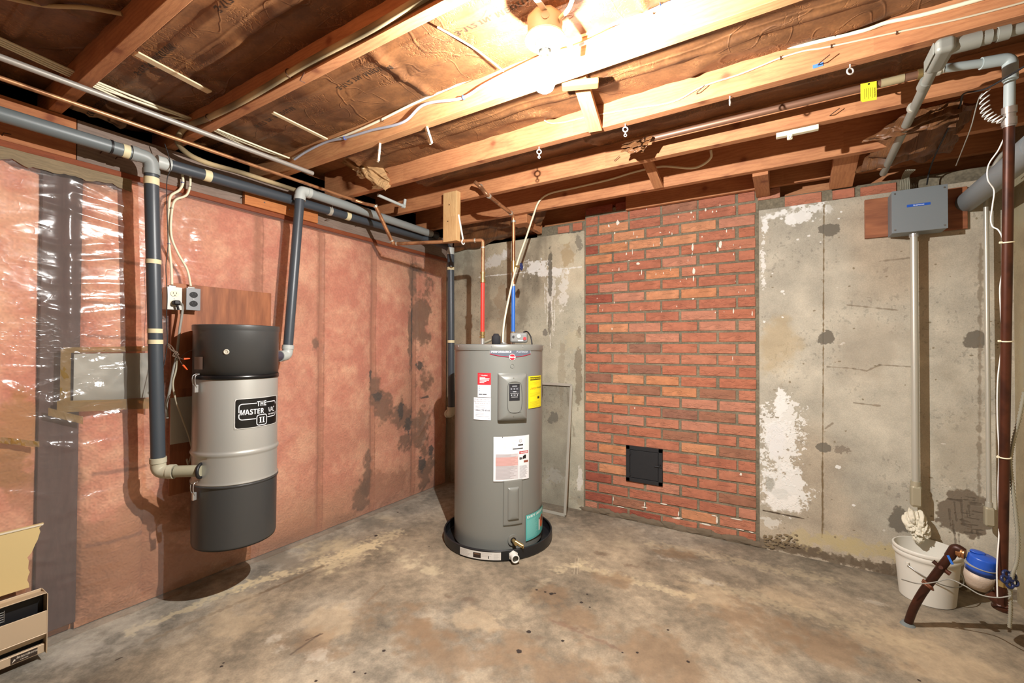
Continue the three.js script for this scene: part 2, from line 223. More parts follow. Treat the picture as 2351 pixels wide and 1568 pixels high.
  part('slab', reuv(mergeGeometries([span(XL - 0.25, XR + 0.2, -0.15, 0, ZB - 0.2, 0.5, 0.001), span(XL - 0.25, XR + 0.2, -0.15, 0, 0.5, ZF + 0.15, 0.001)]), (x, y, z) => P.map(x, z > 0.5 ? Math.max(-3, 1 - z) : z)), mFloor, f);
}
function concreteBase(x, y) {
  const a = fbm(x * 2.6 + 11, y * 2.6 + 5, 5), b = fbm(x * 12, y * 12 + 7, 4), c = vn(x * 330, y * 330), hz = fbm(x * 1.5 + 4, y * 9, 4), pit = sstep(0.66, 0.76, fbm(x * 75 + 3, y * 60, 3)) * sstep(0.4, 0.6, fbm(x * 6 + 8, y * 6, 2));
  const k = 0.98 + 0.26 * (a - 0.5) + 0.22 * (b - 0.5) + 0.09 * (c - 0.5) + 0.12 * (hz - 0.5) - 0.1 * pit; const w = sstep(0.45, 0.7, fbm(x * 1.8 + 70, y * 1.8, 3));
  return [lerp(184, 188, w) * k, lerp(178, 175, w) * k, lerp(162, 154, w) * k, (b - 0.5) * 1.0 + (c - 0.5) * 0.5 - pit * 0.5];
}
const wallBack = struct('wall_back', 'poured concrete wall with a red brick chimney panel built into it');
const XB0 = -1.208, XB1 = -0.123;                            // sides of the brick panel
{
  // right-hand concrete
  const P = new Paint(-0.16, 0.95, 0, 2.02, 1100, 2000); P.fill(concreteBase);
  const B = (px, py, ra, rb, col, al, rag = 0.6, fr = 14, soft = 0.25, ht = 0) => { const q = wz(px, py); P.blob(q[0], q[1], ra, rb, col, al, rag, fr, soft, ht); };
  const Ln = (x0, y0, x1, y1, w, col, al, rag = 0.4, ht = 0) => { const a = wz(x0, y0), b = wz(x1, y1); P.line(a[0], a[1], b[0], b[1], w, col, al, rag, ht); };
  B(1790, 780, 0.14, 0.22, [176, 154, 116], 0.5, 0.9, 6, 0.7); B(1990, 830, 0.2, 0.25, [160, 148, 130], 0.35, 0.9, 6, 0.7); B(2200, 1000, 0.12, 0.3, [150, 140, 120], 0.3, 0.9, 6, 0.7);
  B(1790, 930, 0.035, 0.1, WHITE, 0.95, 1.3, 34, 0.2, 1); B(1795, 960, 0.09, 0.10, WHITE, 0.85, 1.5, 36, 0.2, 1); B(1788, 1030, 0.1, 0.16, WHITE, 0.9, 1.2, 34, 0.25, 1); B(1800, 1120, 0.13, 0.12, WHITE, 0.92, 0.9, 30, 0.25, 1.2); B(1780, 1010, 0.06, 0.13, [226, 226, 224], 0.9, 0.3, 10, 0.4, 1); B(1790, 1155, 0.11, 0.06, [236, 234, 228], 0.95, 0.6, 20, 0.3, 1);
  B(1768, 1112, 0.028, 0.05, [170, 168, 158], 0.85, 0.5, 18, 0.4); B(1790, 1135, 0.05, 0.04, [206, 206, 200], 0.6, 0.6, 18, 0.5); Ln(1752, 1172, 1846, 1191, 0.004, [70, 58, 46], 0.95, 0.6, -2); B(1775, 1198, 0.05, 0.03, [220, 218, 210], 0.7, 1.2, 30);
  // white bloom at the head of the wall
  Ln(1752, 505, 1860, 462, 0.016, WHITE, 0.95, 1.3); Ln(1860, 462, 1905, 448, 0.014, WHITE, 0.9, 1.3); B(1812, 505, 0.033, 0.03, WHITE, 0.95, 0.9, 40); B(1838, 495, 0.05, 0.04, WHITE, 0.9, 1.4, 34); B(1872, 478, 0.05, 0.03, WHITE, 0.9, 1.3, 34); B(1756, 520, 0.018, 0.05, WHITE, 0.9, 1.2, 40); B(1752, 600, 0.012, 0.12, WHITE, 0.8, 1.6, 44); B(1895, 480, 0.03, 0.05, WHITE, 0.5, 1.4, 40); B(1790, 459, 0.07, 0.012, [110, 100, 88], 0.9, 0.6, 30); B(1850, 446, 0.06, 0.012, [112, 102, 90], 0.9, 0.6, 30);
  for (const [px, py, r] of [[1795, 502, 0.008], [1832, 550, 0.006], [1857, 541, 0.008], [1866, 508, 0.006], [1755, 738, 0.011], [1796, 728, 0.006], [1773, 628, 0.006], [1797, 669, 0.009], [1800, 675, 0.006], [1932, 486, 0.008], [1925, 502, 0.006], [1884, 556, 0.006], [1924, 1072, 0.012], [1960, 1160, 0.01]]) B(px, py, r, r * 0.8, WHITE, 0.9, 0.7, 60);
  // seam of the form boards with its tie-hole patches
  Ln(1892, 470, 1888, 1235, 0.0032, [118, 100, 72], 0.85, 0.8, -2); Ln(1888, 1060, 1890, 1210, 0.0045, [110, 92, 66], 0.6, 0.9, -2);
  for (const [px, py, ra, rb] of [[1902, 528, 0.048, 0.036], [1898, 775, 0.042, 0.044], [1891, 1028, 0.036, 0.026], [2240, 780, 0.05, 0.042], [2068, 1195, 0.045, 0.07]]) B(px, py, ra, rb, [112, 106, 94], 0.92, 0.45, 26, 0.15, -0.8);
  B(1925, 1032, 0.04, 0.02, [122, 112, 98], 0.7, 1.3, 50); B(2216, 1182, 0.11, 0.11, [116, 104, 88], 0.92, 0.5, 14, 0.15, -1.5); for (let k = 0; k < 26; k++) { const r = rng(k + 5), x = 2175 + r() * 80, y = 1140 + r() * 90, v = r() < 0.5; Ln(x, y, x + (v ? 3 : 26) * (0.6 + r()), y + (v ? 24 : 4) * (0.6 + r()), 0.004, [84, 74, 62], 0.5, 1.2, -3); }
  for (const [x0, y0, x1, y1] of [[1900, 842, 1958, 846], [1958, 846, 1990, 852], [1990, 852, 2020, 838], [2020, 838, 2090, 842], [1960, 925, 2020, 932], [1945, 700, 2060, 712], [2020, 600, 2090, 592], [1895, 984, 1912, 972]]) Ln(x0, y0, x1, y1, 0.004, [120, 108, 90], 0.6, 0.9, -1.5);
  Ln(2252, 560, 2248, 1160, 0.007, [124, 112, 94], 0.6, 1.1, -1.5);
  // damp dirt and crumbled render along the foot
  for (let px = 1745; px < 2330; px += 34) B(px, 1245 + (px - 1745) * 0.21, 0.07, 0.035, [104, 90, 72], 0.75, 0.9, 20, 0.3, -0.6);
  for (let px = 1850; px < 2100; px += 40) B(px, 1218 + (px - 1745) * 0.17, 0.08, 0.05, [188, 172, 128], 0.55, 1.1, 18, 0.4);
  for (let k = 0; k < 60; k++) { const r = rng(k + 90), x = 1752 + r() * 80, y = 1228 + r() * 30; B(x, y, 0.008 + r() * 0.008, 0.006 + r() * 0.005, [128, 112, 86], 0.9, 0.4, 60, 0.3, 3); B(x + 2, y + 3, 0.006, 0.003, [60, 48, 36], 0.8, 0.5, 60); }
  for (let k = 0; k < 80; k++) { const r = rng(k + 400); P.blob(-0.1 + r() * 1, r() * 1.95, 0.003 + r() * 0.008, 0.002 + r() * 0.004, r() < 0.2 ? [214, 210, 200] : [122, 110, 86], 0.7, 0.8, 70, 0.3, -0.4); }
  const m = M({ map: P.tex(), bumpMap: P.bump(36), bumpScale: 0.006, roughness: 0.88 });
  const top = 1.955;
  part('concrete_panel', reuv(span(XB1, XR + 0.15, -0.1, top, ZB - 0.15, ZB, 0.004), (x, y) => P.map(x, y)), m, wallBack, 'grey concrete with white mineral bloom, a vertical seam and dark patches');
  // left-hand concrete
  const Q = new Paint(-2.5, -1.18, 0, 2.02, 1250, 1900); Q.fill((x, y) => { const c = concreteBase(x + 9, y + 3), s = sstep(0.48, 0.75, fbm(x * 5 + 2, y * 1.1 + 3, 4)); const k = lerp(1, 0.72, s * sstep(1.1, 1.7, y) + 0.3 * s); return [c[0] * k * 0.98, c[1] * k * 0.99, c[2] * k * 0.97, c[3]]; });
  const C = (px, py, ra, rb, col, al, rag = 0.6, fr = 14, soft = 0.25, ht = 0) => { const q = wz(px, py); Q.blob(q[0], q[1], ra, rb, col, al, rag, fr, soft, ht); };
  const Cl = (x0, y0, x1, y1, w, col, al, rag = 0.4, ht = 0) => { const a = wz(x0, y0), b = wz(x1, y1); Q.line(a[0], a[1], b[0], b[1], w, col, al, rag, ht); };
  C(1140, 600, 0.12, 0.05, [216, 214, 208], 0.8, 1.2, 18, 0.4, 0.6); C(1160, 580, 0.06, 0.04, WHITE, 0.8, 1.3, 26); C(1225, 612, 0.11, 0.055, WHITE, 0.9, 1.3, 22, 0.3, 0.6); C(1262, 625, 0.13, 0.03, WHITE, 0.85, 1.3, 26); C(1265, 670, 0.035, 0.12, [216, 214, 206], 0.8, 1.3, 22, 0.3); C(1295, 665, 0.05, 0.12, [222, 220, 212], 0.75, 1.4, 24, 0.3);
  Cl(1100, 636, 1235, 622, 0.006, [230, 230, 226], 0.9, 1.1, 1); Cl(1235, 622, 1335, 613, 0.006, [226, 226, 220], 0.85, 1.1, 1);
  for (const [x, y, x1, y1, w] of [[1258, 690, 1256, 745, 0.004], [1266, 690, 1270, 770, 0.004], [1250, 650, 1252, 720, 0.003], [1275, 650, 1272, 760, 0.004], [1262, 745, 1264, 800, 0.003]]) Cl(x, y, x1, y1, w, [226, 224, 216], 0.8, 1.4, 1);
  C(1263, 640, 0.02, 0.2, [92, 86, 74], 0.75, 0.9, 12); C(1262, 730, 0.014, 0.14, [100, 92, 78], 0.6, 1.0, 16); C(1312, 528, 0.1, 0.028, [88, 88, 84], 0.9, 0.6, 18); C(1300, 550, 0.06, 0.05, [200, 192, 164], 0.7, 1.0, 18); C(1302, 590, 0.05, 0.08, [168, 146, 110], 0.6, 1.0, 14); C(1328, 560, 0.03, 0.06, [110, 104, 92], 0.6, 0.9, 20);
  for (const [px, py, rb] of [[1118, 700, 0.25], [1075, 620, 0.2], [1200, 700, 0.2], [1235, 560, 0.12]]) C(px, py, 0.06, rb, [112, 104, 88], 0.4, 1.0, 8, 0.7);
  C(1150, 690, 0.06, 0.12, [146, 120, 92], 0.35, 1, 12); C(1252, 765, 0.03, 0.03, [118, 114, 104], 0.8, 0.6, 30); C(1328, 850, 0.025, 0.3, [120, 108, 88], 0.6, 1.0, 12); C(1315, 780, 0.06, 0.1, [188, 180, 152], 0.5, 1, 14); C(1270, 960, 0.05, 0.05, [112, 108, 98], 0.7, 0.8, 20); C(1270, 1090, 0.08, 0.06, [196, 194, 186], 0.55, 1.3, 20); C(1330, 1100, 0.02, 0.08, [222, 220, 214], 0.7, 1.2, 20); C(1290, 870, 0.03, 0.25, [150, 140, 118], 0.45, 1.0, 10);
  Cl(1300, 880, 1318, 1000, 0.008, [130, 122, 104], 0.5, 1.4); C(1330, 1150, 0.06, 0.03, [150, 140, 118], 0.5, 1, 20);
  const m2 = M({ map: Q.tex(), bumpMap: Q.bump(36), bumpScale: 0.008, roughness: 0.86 });
  part('concrete_panel', reuv(span(XL - 0.25, XB0, -0.1, 1.985, ZB - 0.15, ZB, 0.004), (x, y) => Q.map(x, y)), m2, wallBack, 'stained concrete corner with white mineral bloom');
  // the brick panel
  const mMortar = M({ color: 0x99917f, roughness: 0.95, map: dataTex(256, 256, (i, j) => { const v = 205 + 70 * (fbm(i * 0.06, j * 0.06, 4) - 0.5) + 50 * (vn(i * 0.7, j * 0.7) - 0.5); return [v, v * 0.98, v * 0.94]; }) });
  part('mortar_bed', span(XB0 + 0.0005, XB1 - 0.0005, -0.08, 2.12, ZB - 0.14, ZB - 0.017, 0.001), mMortar, wallBack);
  part('mortar_cap', [span(XB1 - 0.0005, XR + 0.1, 1.955, 2.02, ZB - 0.14, ZB - 0.02, 0.003), span(-1.6, XB0 + 0.001, 1.985, 2.06, ZB - 0.14, ZB - 0.02, 0.003)], mMortar, wallBack);
  const R = rng(77), gro = []; for (let k = 0; k < 46; k++) { let x = R() * 512, y = R() * 512; const pts = []; for (let s = 0; s < 16; s++) { pts.push([x, y]); x += 6 + R() * 4; y += (R() - 0.5) * 13; } gro.push(pts); }
  const gb = new Float32Array(512 * 512); for (const pts of gro) for (let s = 0; s < pts.length - 1; s++) for (let t = 0; t < 12; t++) { const x = lerp(pts[s][0], pts[s + 1][0], t / 12), y = lerp(pts[s][1], pts[s + 1][1], t / 12); for (let a = -5; a <= 5; a++) for (let b = -5; b <= 5; b++) { const i = (Math.round(x + a) + 512) & 511, j = (Math.round(y + b) + 512) & 511, d = Math.hypot(a, b); gb[j * 512 + i] = Math.max(gb[j * 512 + i], Math.exp(-d * d / 5)); } }
  const brickBump = dataTex(512, 512, (i, j) => { const v = 200 - 120 * gb[j * 512 + i] + 40 * (vn(i * 0.5, j * 0.5) - 0.5) + 50 * (fbm(i * 0.03, j * 0.03, 3) - 0.5); return [v, v, v]; }, false);
  const brickMap = dataTex(512, 512, (i, j) => { const k = 0.93 + 0.22 * (fbm(i * 0.02, j * 0.03, 4) - 0.5) + 0.12 * (vn(i * 0.6, j * 0.6) - 0.5), g = gb[j * 512 + i] * 0.09, w = 0.35 * sstep(0.62, 0.8, fbm(i * 0.015 + 50, j * 0.02 + 9, 4)); const c = 240 * (k - g); return [lerp(c, 235, w), lerp(c, 225, w), lerp(c, 220, w)]; });
  const bm = (c) => M({ color: c, map: brickMap, bumpMap: brickBump, bumpScale: 0.0022, roughness: 0.86 });
  const mats = { r: [0xcf886a, 0xc87c5e, 0xd39074, 0xca8063, 0xc2785d].map(bm), o: [0xe09c72, 0xdb9468].map(bm), b: [0xae785e, 0xa5735e].map(bm), d: [0xaa5c48, 0xb06450].map(bm) };
  const special = { '1.4': 'b', '3.2': 'o', '4.2': 'o', '4.3': 'o', '4.4': 'o', '3.4': 'o', '2.2': 'o', '5.1': 'o', '7.3': 'o', '9.4': 'o', '9.3': 'o', '4.1': 'd', '6.1': 'd', '8.1': 'd', '9.1': 'd', '12.1': 'd', '13.1': 'b', '13.2': 'b', '14.3': 'b', '12.2': 'o', '16.3': 'b', '17.1': 'b', '17.2': 'o', '17.3': 'o', '18.3': 'b', '18.5': 'b', '18.4': 'o', '19.2': 'o', '19.1': 'o', '20.4': 'b', '20.5': 'b', '22.4': 'b', '23.4': 'o', '23.5': 'b', '24.2': 'o', '27.5': 'b', '26.2': 'o', '26.1': 'd', '27.1': 'd', '29.2': 'b', '29.4': 'o', '30.2': 'd', '31.1': 'b', '30.3': 'd', '29.1': 'd' };
  const PITCH = 0.0693, Y1 = 2.048, odd = [XB0, -1.004, -0.782, -0.561, -0.344, XB1 - 0.012], even = [XB0, -1.107, -0.893, -0.677, -0.456, -0.238, XB1 - 0.012];
  const gcache = {}; function brickGeo(w, hh, v) { const k = w.toFixed(3) + hh.toFixed(3) + v; if (!gcache[k]) { const g = new RoundedBoxGeometry(w, hh, 0.06, 1, 0.0025); gcache[k] = reuv(g, (x, y, z) => [x * 3.2 + v * 0.21 + z, y * 3.2 + v * 0.37]); } return gcache[k]; }
  const R2 = rng(5);
  const putBrick = (x0, x1, yc, m, hh = 0.056, dz = 0) => { const j = 0.0135, w = Math.round((x1 - x0 - j) * 500) / 500, v = Math.floor(R2() * 7), o = part('brick', brickGeo(w, hh, v), m, wallBack); o.position.set((x0 + x1) / 2, yc + (R2() - 0.5) * 0.002, ZB - 0.012 - 0.03 + dz + (R2() - 0.5) * 0.0025); o.rotation.z = (R2() - 0.5) * 0.008; };
  for (let r = 1; r <= 30; r++) {
    const row = (r === 1 || r % 2 === 0) ? even : odd, yc = Y1 - (r - 1) * PITCH;
    for (let i = 0; i < row.length - 1; i++) { const kind = special[r + '.' + (i + 1)] || 'r', set = mats[kind]; putBrick(row[i] + (R2() - 0.5) * 0.006, row[i + 1] + (R2() - 0.5) * 0.006, yc, set[Math.floor(R2() * set.length)]); }
  }
  for (const [x0, x1] of [[-1.21, -1.0], [-0.99, -0.775], [-0.77, -0.55], [-0.545, -0.33], [-0.33, -0.14]]) putBrick(x0, x1, Y1 + PITCH * 1.02, mats.d[0], 0.05);
  for (const [x0, x1, yc, hh, c] of [[-1.43, -1.325, 2.018, 0.05, 0], [-1.31, -1.225, 2.022, 0.055, 1], [-0.135, -0.01, 2.045, 0.06, 2], [0.0, 0.185, 1.985, 0.058, 0], [0.22, 0.33, 1.985, 0.05, 3], [0.34, 0.5, 1.98, 0.05, 1]]) putBrick(x0, x1, yc, mats.r[c], hh);
  // splashes of white plaster on the bricks
  const sp = []; const drip = (px, py, w, hh) => { const p = onZ(px, py, ZB - 0.0105), g = lump(V(0, 0, 0), w, hh, 0.0009, 0.5, 2.2, px % 13, 3); g.translate(p.x, p.y, p.z); sp.push(g); };
  for (const [px, py, w, hh] of [[1418, 512, 0.011, 0.014], [1397, 518, 0.004, 0.009], [1590, 567, 0.006, 0.024], [1654, 560, 0.008, 0.022], [1648, 572, 0.005, 0.014], [1593, 622, 0.007, 0.022], [1592, 640, 0.004, 0.016], [1620, 482, 0.005, 0.008], [1636, 486, 0.004, 0.006], [1645, 485, 0.003, 0.006], [1587, 488, 0.005, 0.006], [1592, 498, 0.003, 0.006], [1465, 605, 0.011, 0.008], [1437, 557, 0.003, 0.009], [1455, 536, 0.002, 0.014], [1452, 578, 0.002, 0.02], [1473, 625, 0.003, 0.018], [1684, 714, 0.003, 0.017], [1727, 720, 0.003, 0.014], [1405, 755, 0.003, 0.008], [1591, 686, 0.008, 0.004], [1668, 530, 0.003, 0.01], [1614, 611, 0.002, 0.01], [1537, 533, 0.003, 0.006], [1516, 534, 0.006, 0.003], [1444, 598, 0.007, 0.003], [1421, 618, 0.003, 0.012], [1701, 1089, 0.006, 0.008], [1682, 823, 0.002, 0.012], [1457, 937, 0.004, 0.004], [1683, 525, 0.002, 0.01], [1411, 535, 0.004, 0.008], [1438, 583, 0.004, 0.008], [1500, 563, 0.002, 0.008], [1480, 1165, 0.02, 0.004], [1524, 1157, 0.02, 0.004], [1480, 1158, 0.004, 0.014], [1558, 1180, 0.004, 0.014], [1552, 1190, 0.028, 0.004], [1646, 1195, 0.005, 0.018], [1640, 1184, 0.014, 0.003], [1620, 1204, 0.03, 0.004], [1690, 1192, 0.035, 0.003], [1408, 1145, 0.003, 0.014], [1425, 1164, 0.024, 0.003], [1560, 1189, 0.02, 0.003], [1700, 1216, 0.02, 0.003], [1725, 1222, 0.012, 0.003]]) drip(px, py, w, hh);
  for (let k = 0; k < 46; k++) { const r = rng(k + 300); drip(1370 + r() * 350, 470 + r() * 250, 0.0015 + r() * 0.0015, 0.002 + r() * 0.006); }
  const spl = part('plaster_splash', sp, M({ color: 0xe9e2d4, roughness: 0.9 }), wallBack); spl.userData.kind = 'stuff';
  const foot = []; for (let k = 0; k < 16; k++) foot.push(lump(V(-1.19 + k * 0.07, 0.008 + (k % 3) * 0.006, ZB - 0.008), 0.06, 0.022, 0.012, 0.5, 2.4, k * 3.1, 4)); part('dirt_fillet', foot, M({ color: 0x6e6150, roughness: 0.95 }), wallBack);
}
const mPlainConc = M({ color: 0xa39a88, roughness: 0.9, map: dataTex(512, 512, (i, j) => { const c = concreteBase(i / 300 + 20, j / 300 + 20); return c.slice(0, 3).map(v => v * 1.4); }) }); mPlainConc.map.wrapS = mPlainConc.map.wrapT = THREE.MirroredRepeatWrapping; mPlainConc.map.repeat.set(0.6, 0.6);
{ const w = struct('wall_right', 'plain grey concrete side wall'); part('concrete_panel', span(XR, XR + 0.15, -0.1, YTOP, ZB - 0.1, ZF + 0.1, 0.003), mPlainConc, w); const v = struct('wall_front', 'plain grey concrete wall opposite the brick panel'); part('concrete_panel', span(XL - 0.25, XR + 0.1, -0.1, YTOP, ZF, ZF + 0.15, 0.003), mPlainConc, v); }

// ---------------------------------------------------------------- ceiling: joists, subfloor, kraft-faced batts
const ceiling = struct('ceiling', 'open joist ceiling with kraft paper faced insulation between the joists');
part('subfloor', span(XL - 0.25, XR + 0.15, YTOP, YTOP + 0.02, ZB - 0.15, ZF + 0.15, 0.001), M({ map: rep(texFirB, 0.5, 1), roughness: 0.9 }), ceiling);
part('rim_board', span(XL - 0.2, XL - 0.16, YJ, YTOP, ZB - 0.1, ZF + 0.1, 0.001), mFirB, ceiling);
part('rim_board', span(XL - 0.2, XR + 0.1, 2.04, YTOP, ZB - 0.13, ZB - 0.09, 0.001), mFirB, ceiling);
const JZ = [-0.532, -0.909, -1.3575, -1.761, -2.163, -2.564];  // far face of each joist
const joistM = [mFirB, mFirB, mFir, mFirB, mFirB, mFirB];
[...JZ, ...Array.from({ length: 12 }, (_, k) => -0.12 + k * 0.406)].forEach((z, i) => part('joist', span(i < 3 ? XL - 0.15 : XL - 0.05, XR + 0.02, YJ + (i === 5 ? -0.006 : 0), YTOP, z, z + 0.038, 0.002), joistM[i] || mFirB, ceiling));
// kraft paper with printed words
const kraft = new Paint(0, 3.4, 0, 0.42, 2048, 300);
kraft.fill((x, y) => {
  const a = fbm(x * 1.1 + 5, y * 16, 5), sq = Math.abs(fbm(x * 90, y * 70 + 3, 3) - 0.5), f = sstep(0.06, 0.0, sq) * sstep(0.46, 0.6, fbm(x * 9 + 2, y * 12, 3)), l = Math.exp(-(((y - 0.17) / 0.005) ** 2)) + Math.exp(-(((y - 0.285) / 0.005) ** 2));
  const cr = Math.max(sstep(0.012, 0.0, Math.abs(fbm(x * 3.1 + 60, y * 2.2, 3) - 0.5)), 0.8 * sstep(0.008, 0.0, Math.abs(fbm(x * 5 + 10, y * 3 + 40, 3) - 0.5)), 0.6 * sstep(0.01, 0, Math.abs(fbm(x * 1.3 + 3, y * 11 + 4, 3) - 0.5)));
  const t = clamp(0.52 - 0.25 * f + 0.4 * (fbm(x * 14, y * 22, 4) - 0.5) + 0.12 * (vn(x * 220, y * 220) - 0.5)); return [lerp(176, 46, t), lerp(120, 27, t), lerp(72, 17, t), f * 0.9 + a * 2 - l * 1.5 - cr * 1.2];
});
{ const cv = document.createElement('canvas'); cv.width = 2048; cv.height = 300; const x = cv.getContext('2d'); x.fillStyle = '#000'; x.fillRect(0, 0, 2048, 300); x.fillStyle = '#fff'; x.font = 'bold 21px sans-serif'; for (let k = 0; k < 6; k++) { x.fillText('3-1/2 IN. MEDIUM', 70 + k * 350, 175); } const d = x.getImageData(0, 0, 2048, 300).data; for (let i = 0; i < 2048 * 300; i++) { const t = d[i * 4] / 255 * 0.8, c = kraft.c; c[i * 3] = lerp(c[i * 3], 34, t); c[i * 3 + 1] = lerp(c[i * 3 + 1], 26, t); c[i * 3 + 2] = lerp(c[i * 3 + 2], 20, t); } }
const kraftMap = kraft.tex(), kraftBump = kraft.bump(40); for (const t of [kraftMap, kraftBump]) t.wrapS = t.wrapT = THREE.RepeatWrapping;
const mKraft = M({ map: kraftMap, bumpMap: kraftBump, bumpScale: 0.009, roughness: 0.5, side: THREE.DoubleSide });
function kraftSheet(z0, z1, x0, x1, y, sag, seed, nv = 26) {
  const W = z1 - z0; return grid(300, nv, (u, v) => {
    const x = lerp(x0, x1, u), z = lerp(z0, z1, v), e = Math.min(v, 1 - v) * W, fl = sstep(0.0, 0.03, e);
    const rid = 0.014 * Math.exp(-(((v - 0.4) / 0.03) ** 2)) + 0.010 * Math.exp(-(((v - 0.68) / 0.03) ** 2)), wr = 0.022 * (fbm(x * 5 + seed, z * 9, 4) - 0.5) + 0.012 * Math.pow(vn(x * 3.1 + seed, z * 2), 3) + 0.014 * Math.exp(-(((vn(x * 2.6 + seed * 3, z * 1.6) - 0.5) / 0.03) ** 2));
    const p = V(x, y - fl * (sag * Math.sin(Math.PI * v) + rid + wr) - 0.01 * (1 - fl) * fbm(x * 14 + seed, v, 2), z); p.uv = [(x + 2.5 + seed * 0.37) / 3.4, (z - z0) / 0.42]; return p;
  }, true);
}
const bays = [[JZ[0], -0.12 - 0.001, 2.15, 0.01], [JZ[1], JZ[0], 2.145, 0.006], [JZ[2], JZ[1], 2.155, 0.004], [JZ[3], JZ[2], 2.155, 0.006], [JZ[4], JZ[3], 2.175, 0.02]];
bays.forEach(([zf, zn, y, s], k) => part('kraft_facing', kraftSheet(zf + 0.0385, zn - 0.0005, k === 3 ? -1.95 : k === 4 ? -1.9 : XL - 0.1, XR, y, s, k * 1.7 + 0.4), mKraft, ceiling, 'brown kraft paper facing of the insulation, printed in places'));
Array.from({ length: 11 }, (_, k) => [0.286 + k * 0.406]).forEach(([z], k) => part('kraft_facing', kraftSheet(z - 0.37, z - 0.001, XL - 0.1, XR, 2.145, 0.006, k * 2.3 + 9, 8), mKraft, ceiling));

// ---------------------------------------------------------------- left wall: studs, pink batts, clear plastic, beam above
const wallLeft = struct('wall_left', 'framed wall of pink insulation behind clear plastic sheet, with a beam above');
{
  const zp = (px) => onX(px, 800).z, ZA = -0.1, ZE = ZB + 0.01;
  part('concrete_panel', span(XL - 0.3, XL - 0.16, -0.1, YTOP, ZB - 0.1, ZF + 0.1, 0.002), mPlainConc, wallLeft);
  const zStud = [zp(96), zp(190)], zW = [zp(345), zp(600), zp(745), zp(865), zp(958)];
  const mStud = M({ map: rep(texGrey, 1, 2), roughness: 0.75, color: 0x9c8890 });
  part('stud', span(XL - 0.13, XL - 0.03, 0.04, 1.86, zStud[0], zStud[1], 0.003), mStud, wallLeft);
  for (const z of zW) part('stud', span(XL - 0.15, XL - 0.06, 0.04, 1.86, z - 0.019, z + 0.019, 0.002), mFirB, wallLeft);
  part('bottom_plate', span(XL - 0.15, XL - 0.075, 0, 0.036, ZE, ZF, 0.002), mFirB, wallLeft);
  part('top_plate', span(XL - 0.14, XL - 0.03, 1.86, 1.9, ZE, ZF, 0.002), mFirB, wallLeft);
  // the insulation picture
  const P = new Paint(-2.96, -0.1, 0, 1.9, 2048, 1360);
  P.fill((z, y) => {
    const a = fbm(z * 5 + 3, y * 5, 5), b = fbm(z * 16, y * 16 + 9, 4), c = vn(z * 150, y * 150), d = fbm(z * 1.3 + 8, y * 1.6 + 2, 4);
    const t = clamp(0.5 + 1.5 * (a - 0.5) + 1.4 * (b - 0.5) + 0.5 * (fbm(z * 40, y * 40, 2) - 0.5)), br = clamp(1.4 * (d - 0.45) + sstep(0.42, 0.12, y + 0.25 * (d - 0.5)) * 0.75); const k = 0.97 + 0.1 * (c - 0.5);
    return [lerp(lerp(208, 238, t), 186, br) * k, lerp(lerp(132, 182, t), 136, br) * k, lerp(lerp(108, 150, t), 104, br) * k, (b - 0.5) * 3 + (c - 0.5)];
  });
  const B = (px, py, ra, rb, col, al, rag = 0.7, fr = 9, soft = 0.5) => { const q = wl(px, py); P.blob(q[0], q[1], ra, rb, col, al, rag, fr, soft); };
  for (const z of zW.slice(1)) P.line(z, 0, z, 1.9, 0.03, [160, 104, 76], 0.7, 0.4), P.line(z - 0.024, 0, z - 0.024, 1.9, 0.004, [140, 88, 64], 0.5, 0.5);
  for (const [px, py, a, b] of [[975, 720, 0.12, 0.35], [985, 880, 0.1, 0.1], [890, 930, 0.09, 0.12], [930, 960, 0.13, 0.14], [935, 1010, 0.1, 0.12], [975, 1000, 0.12, 0.25], [870, 890, 0.05, 0.12], [850, 1100, 0.06, 0.16], [840, 1140, 0.1, 0.1], [985, 1080, 0.1, 0.16], [735, 790, 0.04, 0.06], [955, 640, 0.05, 0.2], [950, 780, 0.03, 0.35]]) B(px, py, a, b, [104, 74, 52], 0.72, 1.0, 9, 0.5);
  for (const [px, py, a, b] of [[970, 840, 0.035, 0.04], [875, 912, 0.04, 0.04], [945, 975, 0.05, 0.07], [925, 945, 0.04, 0.05], [980, 913, 0.06, 0.02], [975, 1070, 0.04, 0.07], [995, 1040, 0.03, 0.06], [955, 740, 0.015, 0.3], [860, 860, 0.02, 0.06]]) B(px, py, a, b, [48, 42, 38], 0.8, 1.0, 16, 0.4);
  B(240, 420, 0.09, 0.05, [150, 108, 84], 0.6); B(60, 1000, 0.1, 0.2, [164, 116, 62], 0.75, 0.9, 8); B(30, 1100, 0.08, 0.12, [150, 104, 58], 0.75, 0.9, 8); B(320, 900, 0.16, 0.1, [150, 110, 80], 0.5); B(260, 1230, 0.3, 0.12, [166, 118, 86], 0.7); B(240, 1330, 0.3, 0.14, [150, 108, 80], 0.75); B(330, 1180, 0.14, 0.08, [182, 130, 96], 0.6); B(150, 1330, 0.2, 0.2, [146, 104, 76], 0.7); B(300, 1280, 0.35, 0.16, [164, 114, 82], 0.6); B(450, 1290, 0.3, 0.12, [160, 106, 78], 0.6); B(700, 1220, 0.3, 0.1, [166, 112, 82], 0.5); B(900, 1120, 0.2, 0.16, [150, 100, 74], 0.6); B(130, 1150, 0.12, 0.15, [160, 112, 80], 0.5);
  for (const [px, y] of [[270, 1.52], [270, 1.33], [275, 1.19], [290, 0.62], [280, 0.33]]) { const z = zp(px); P.line(z + 0.09, y, z - 0.09, y - 0.012, 0.009, [112, 82, 72], 0.45, 0.5); }  // dark horizontal shadow bands, painted into the insulation colour
  const mBatt = M({ map: P.tex(), bumpMap: P.bump(34), bumpScale: 0.014, roughness: 0.95 });
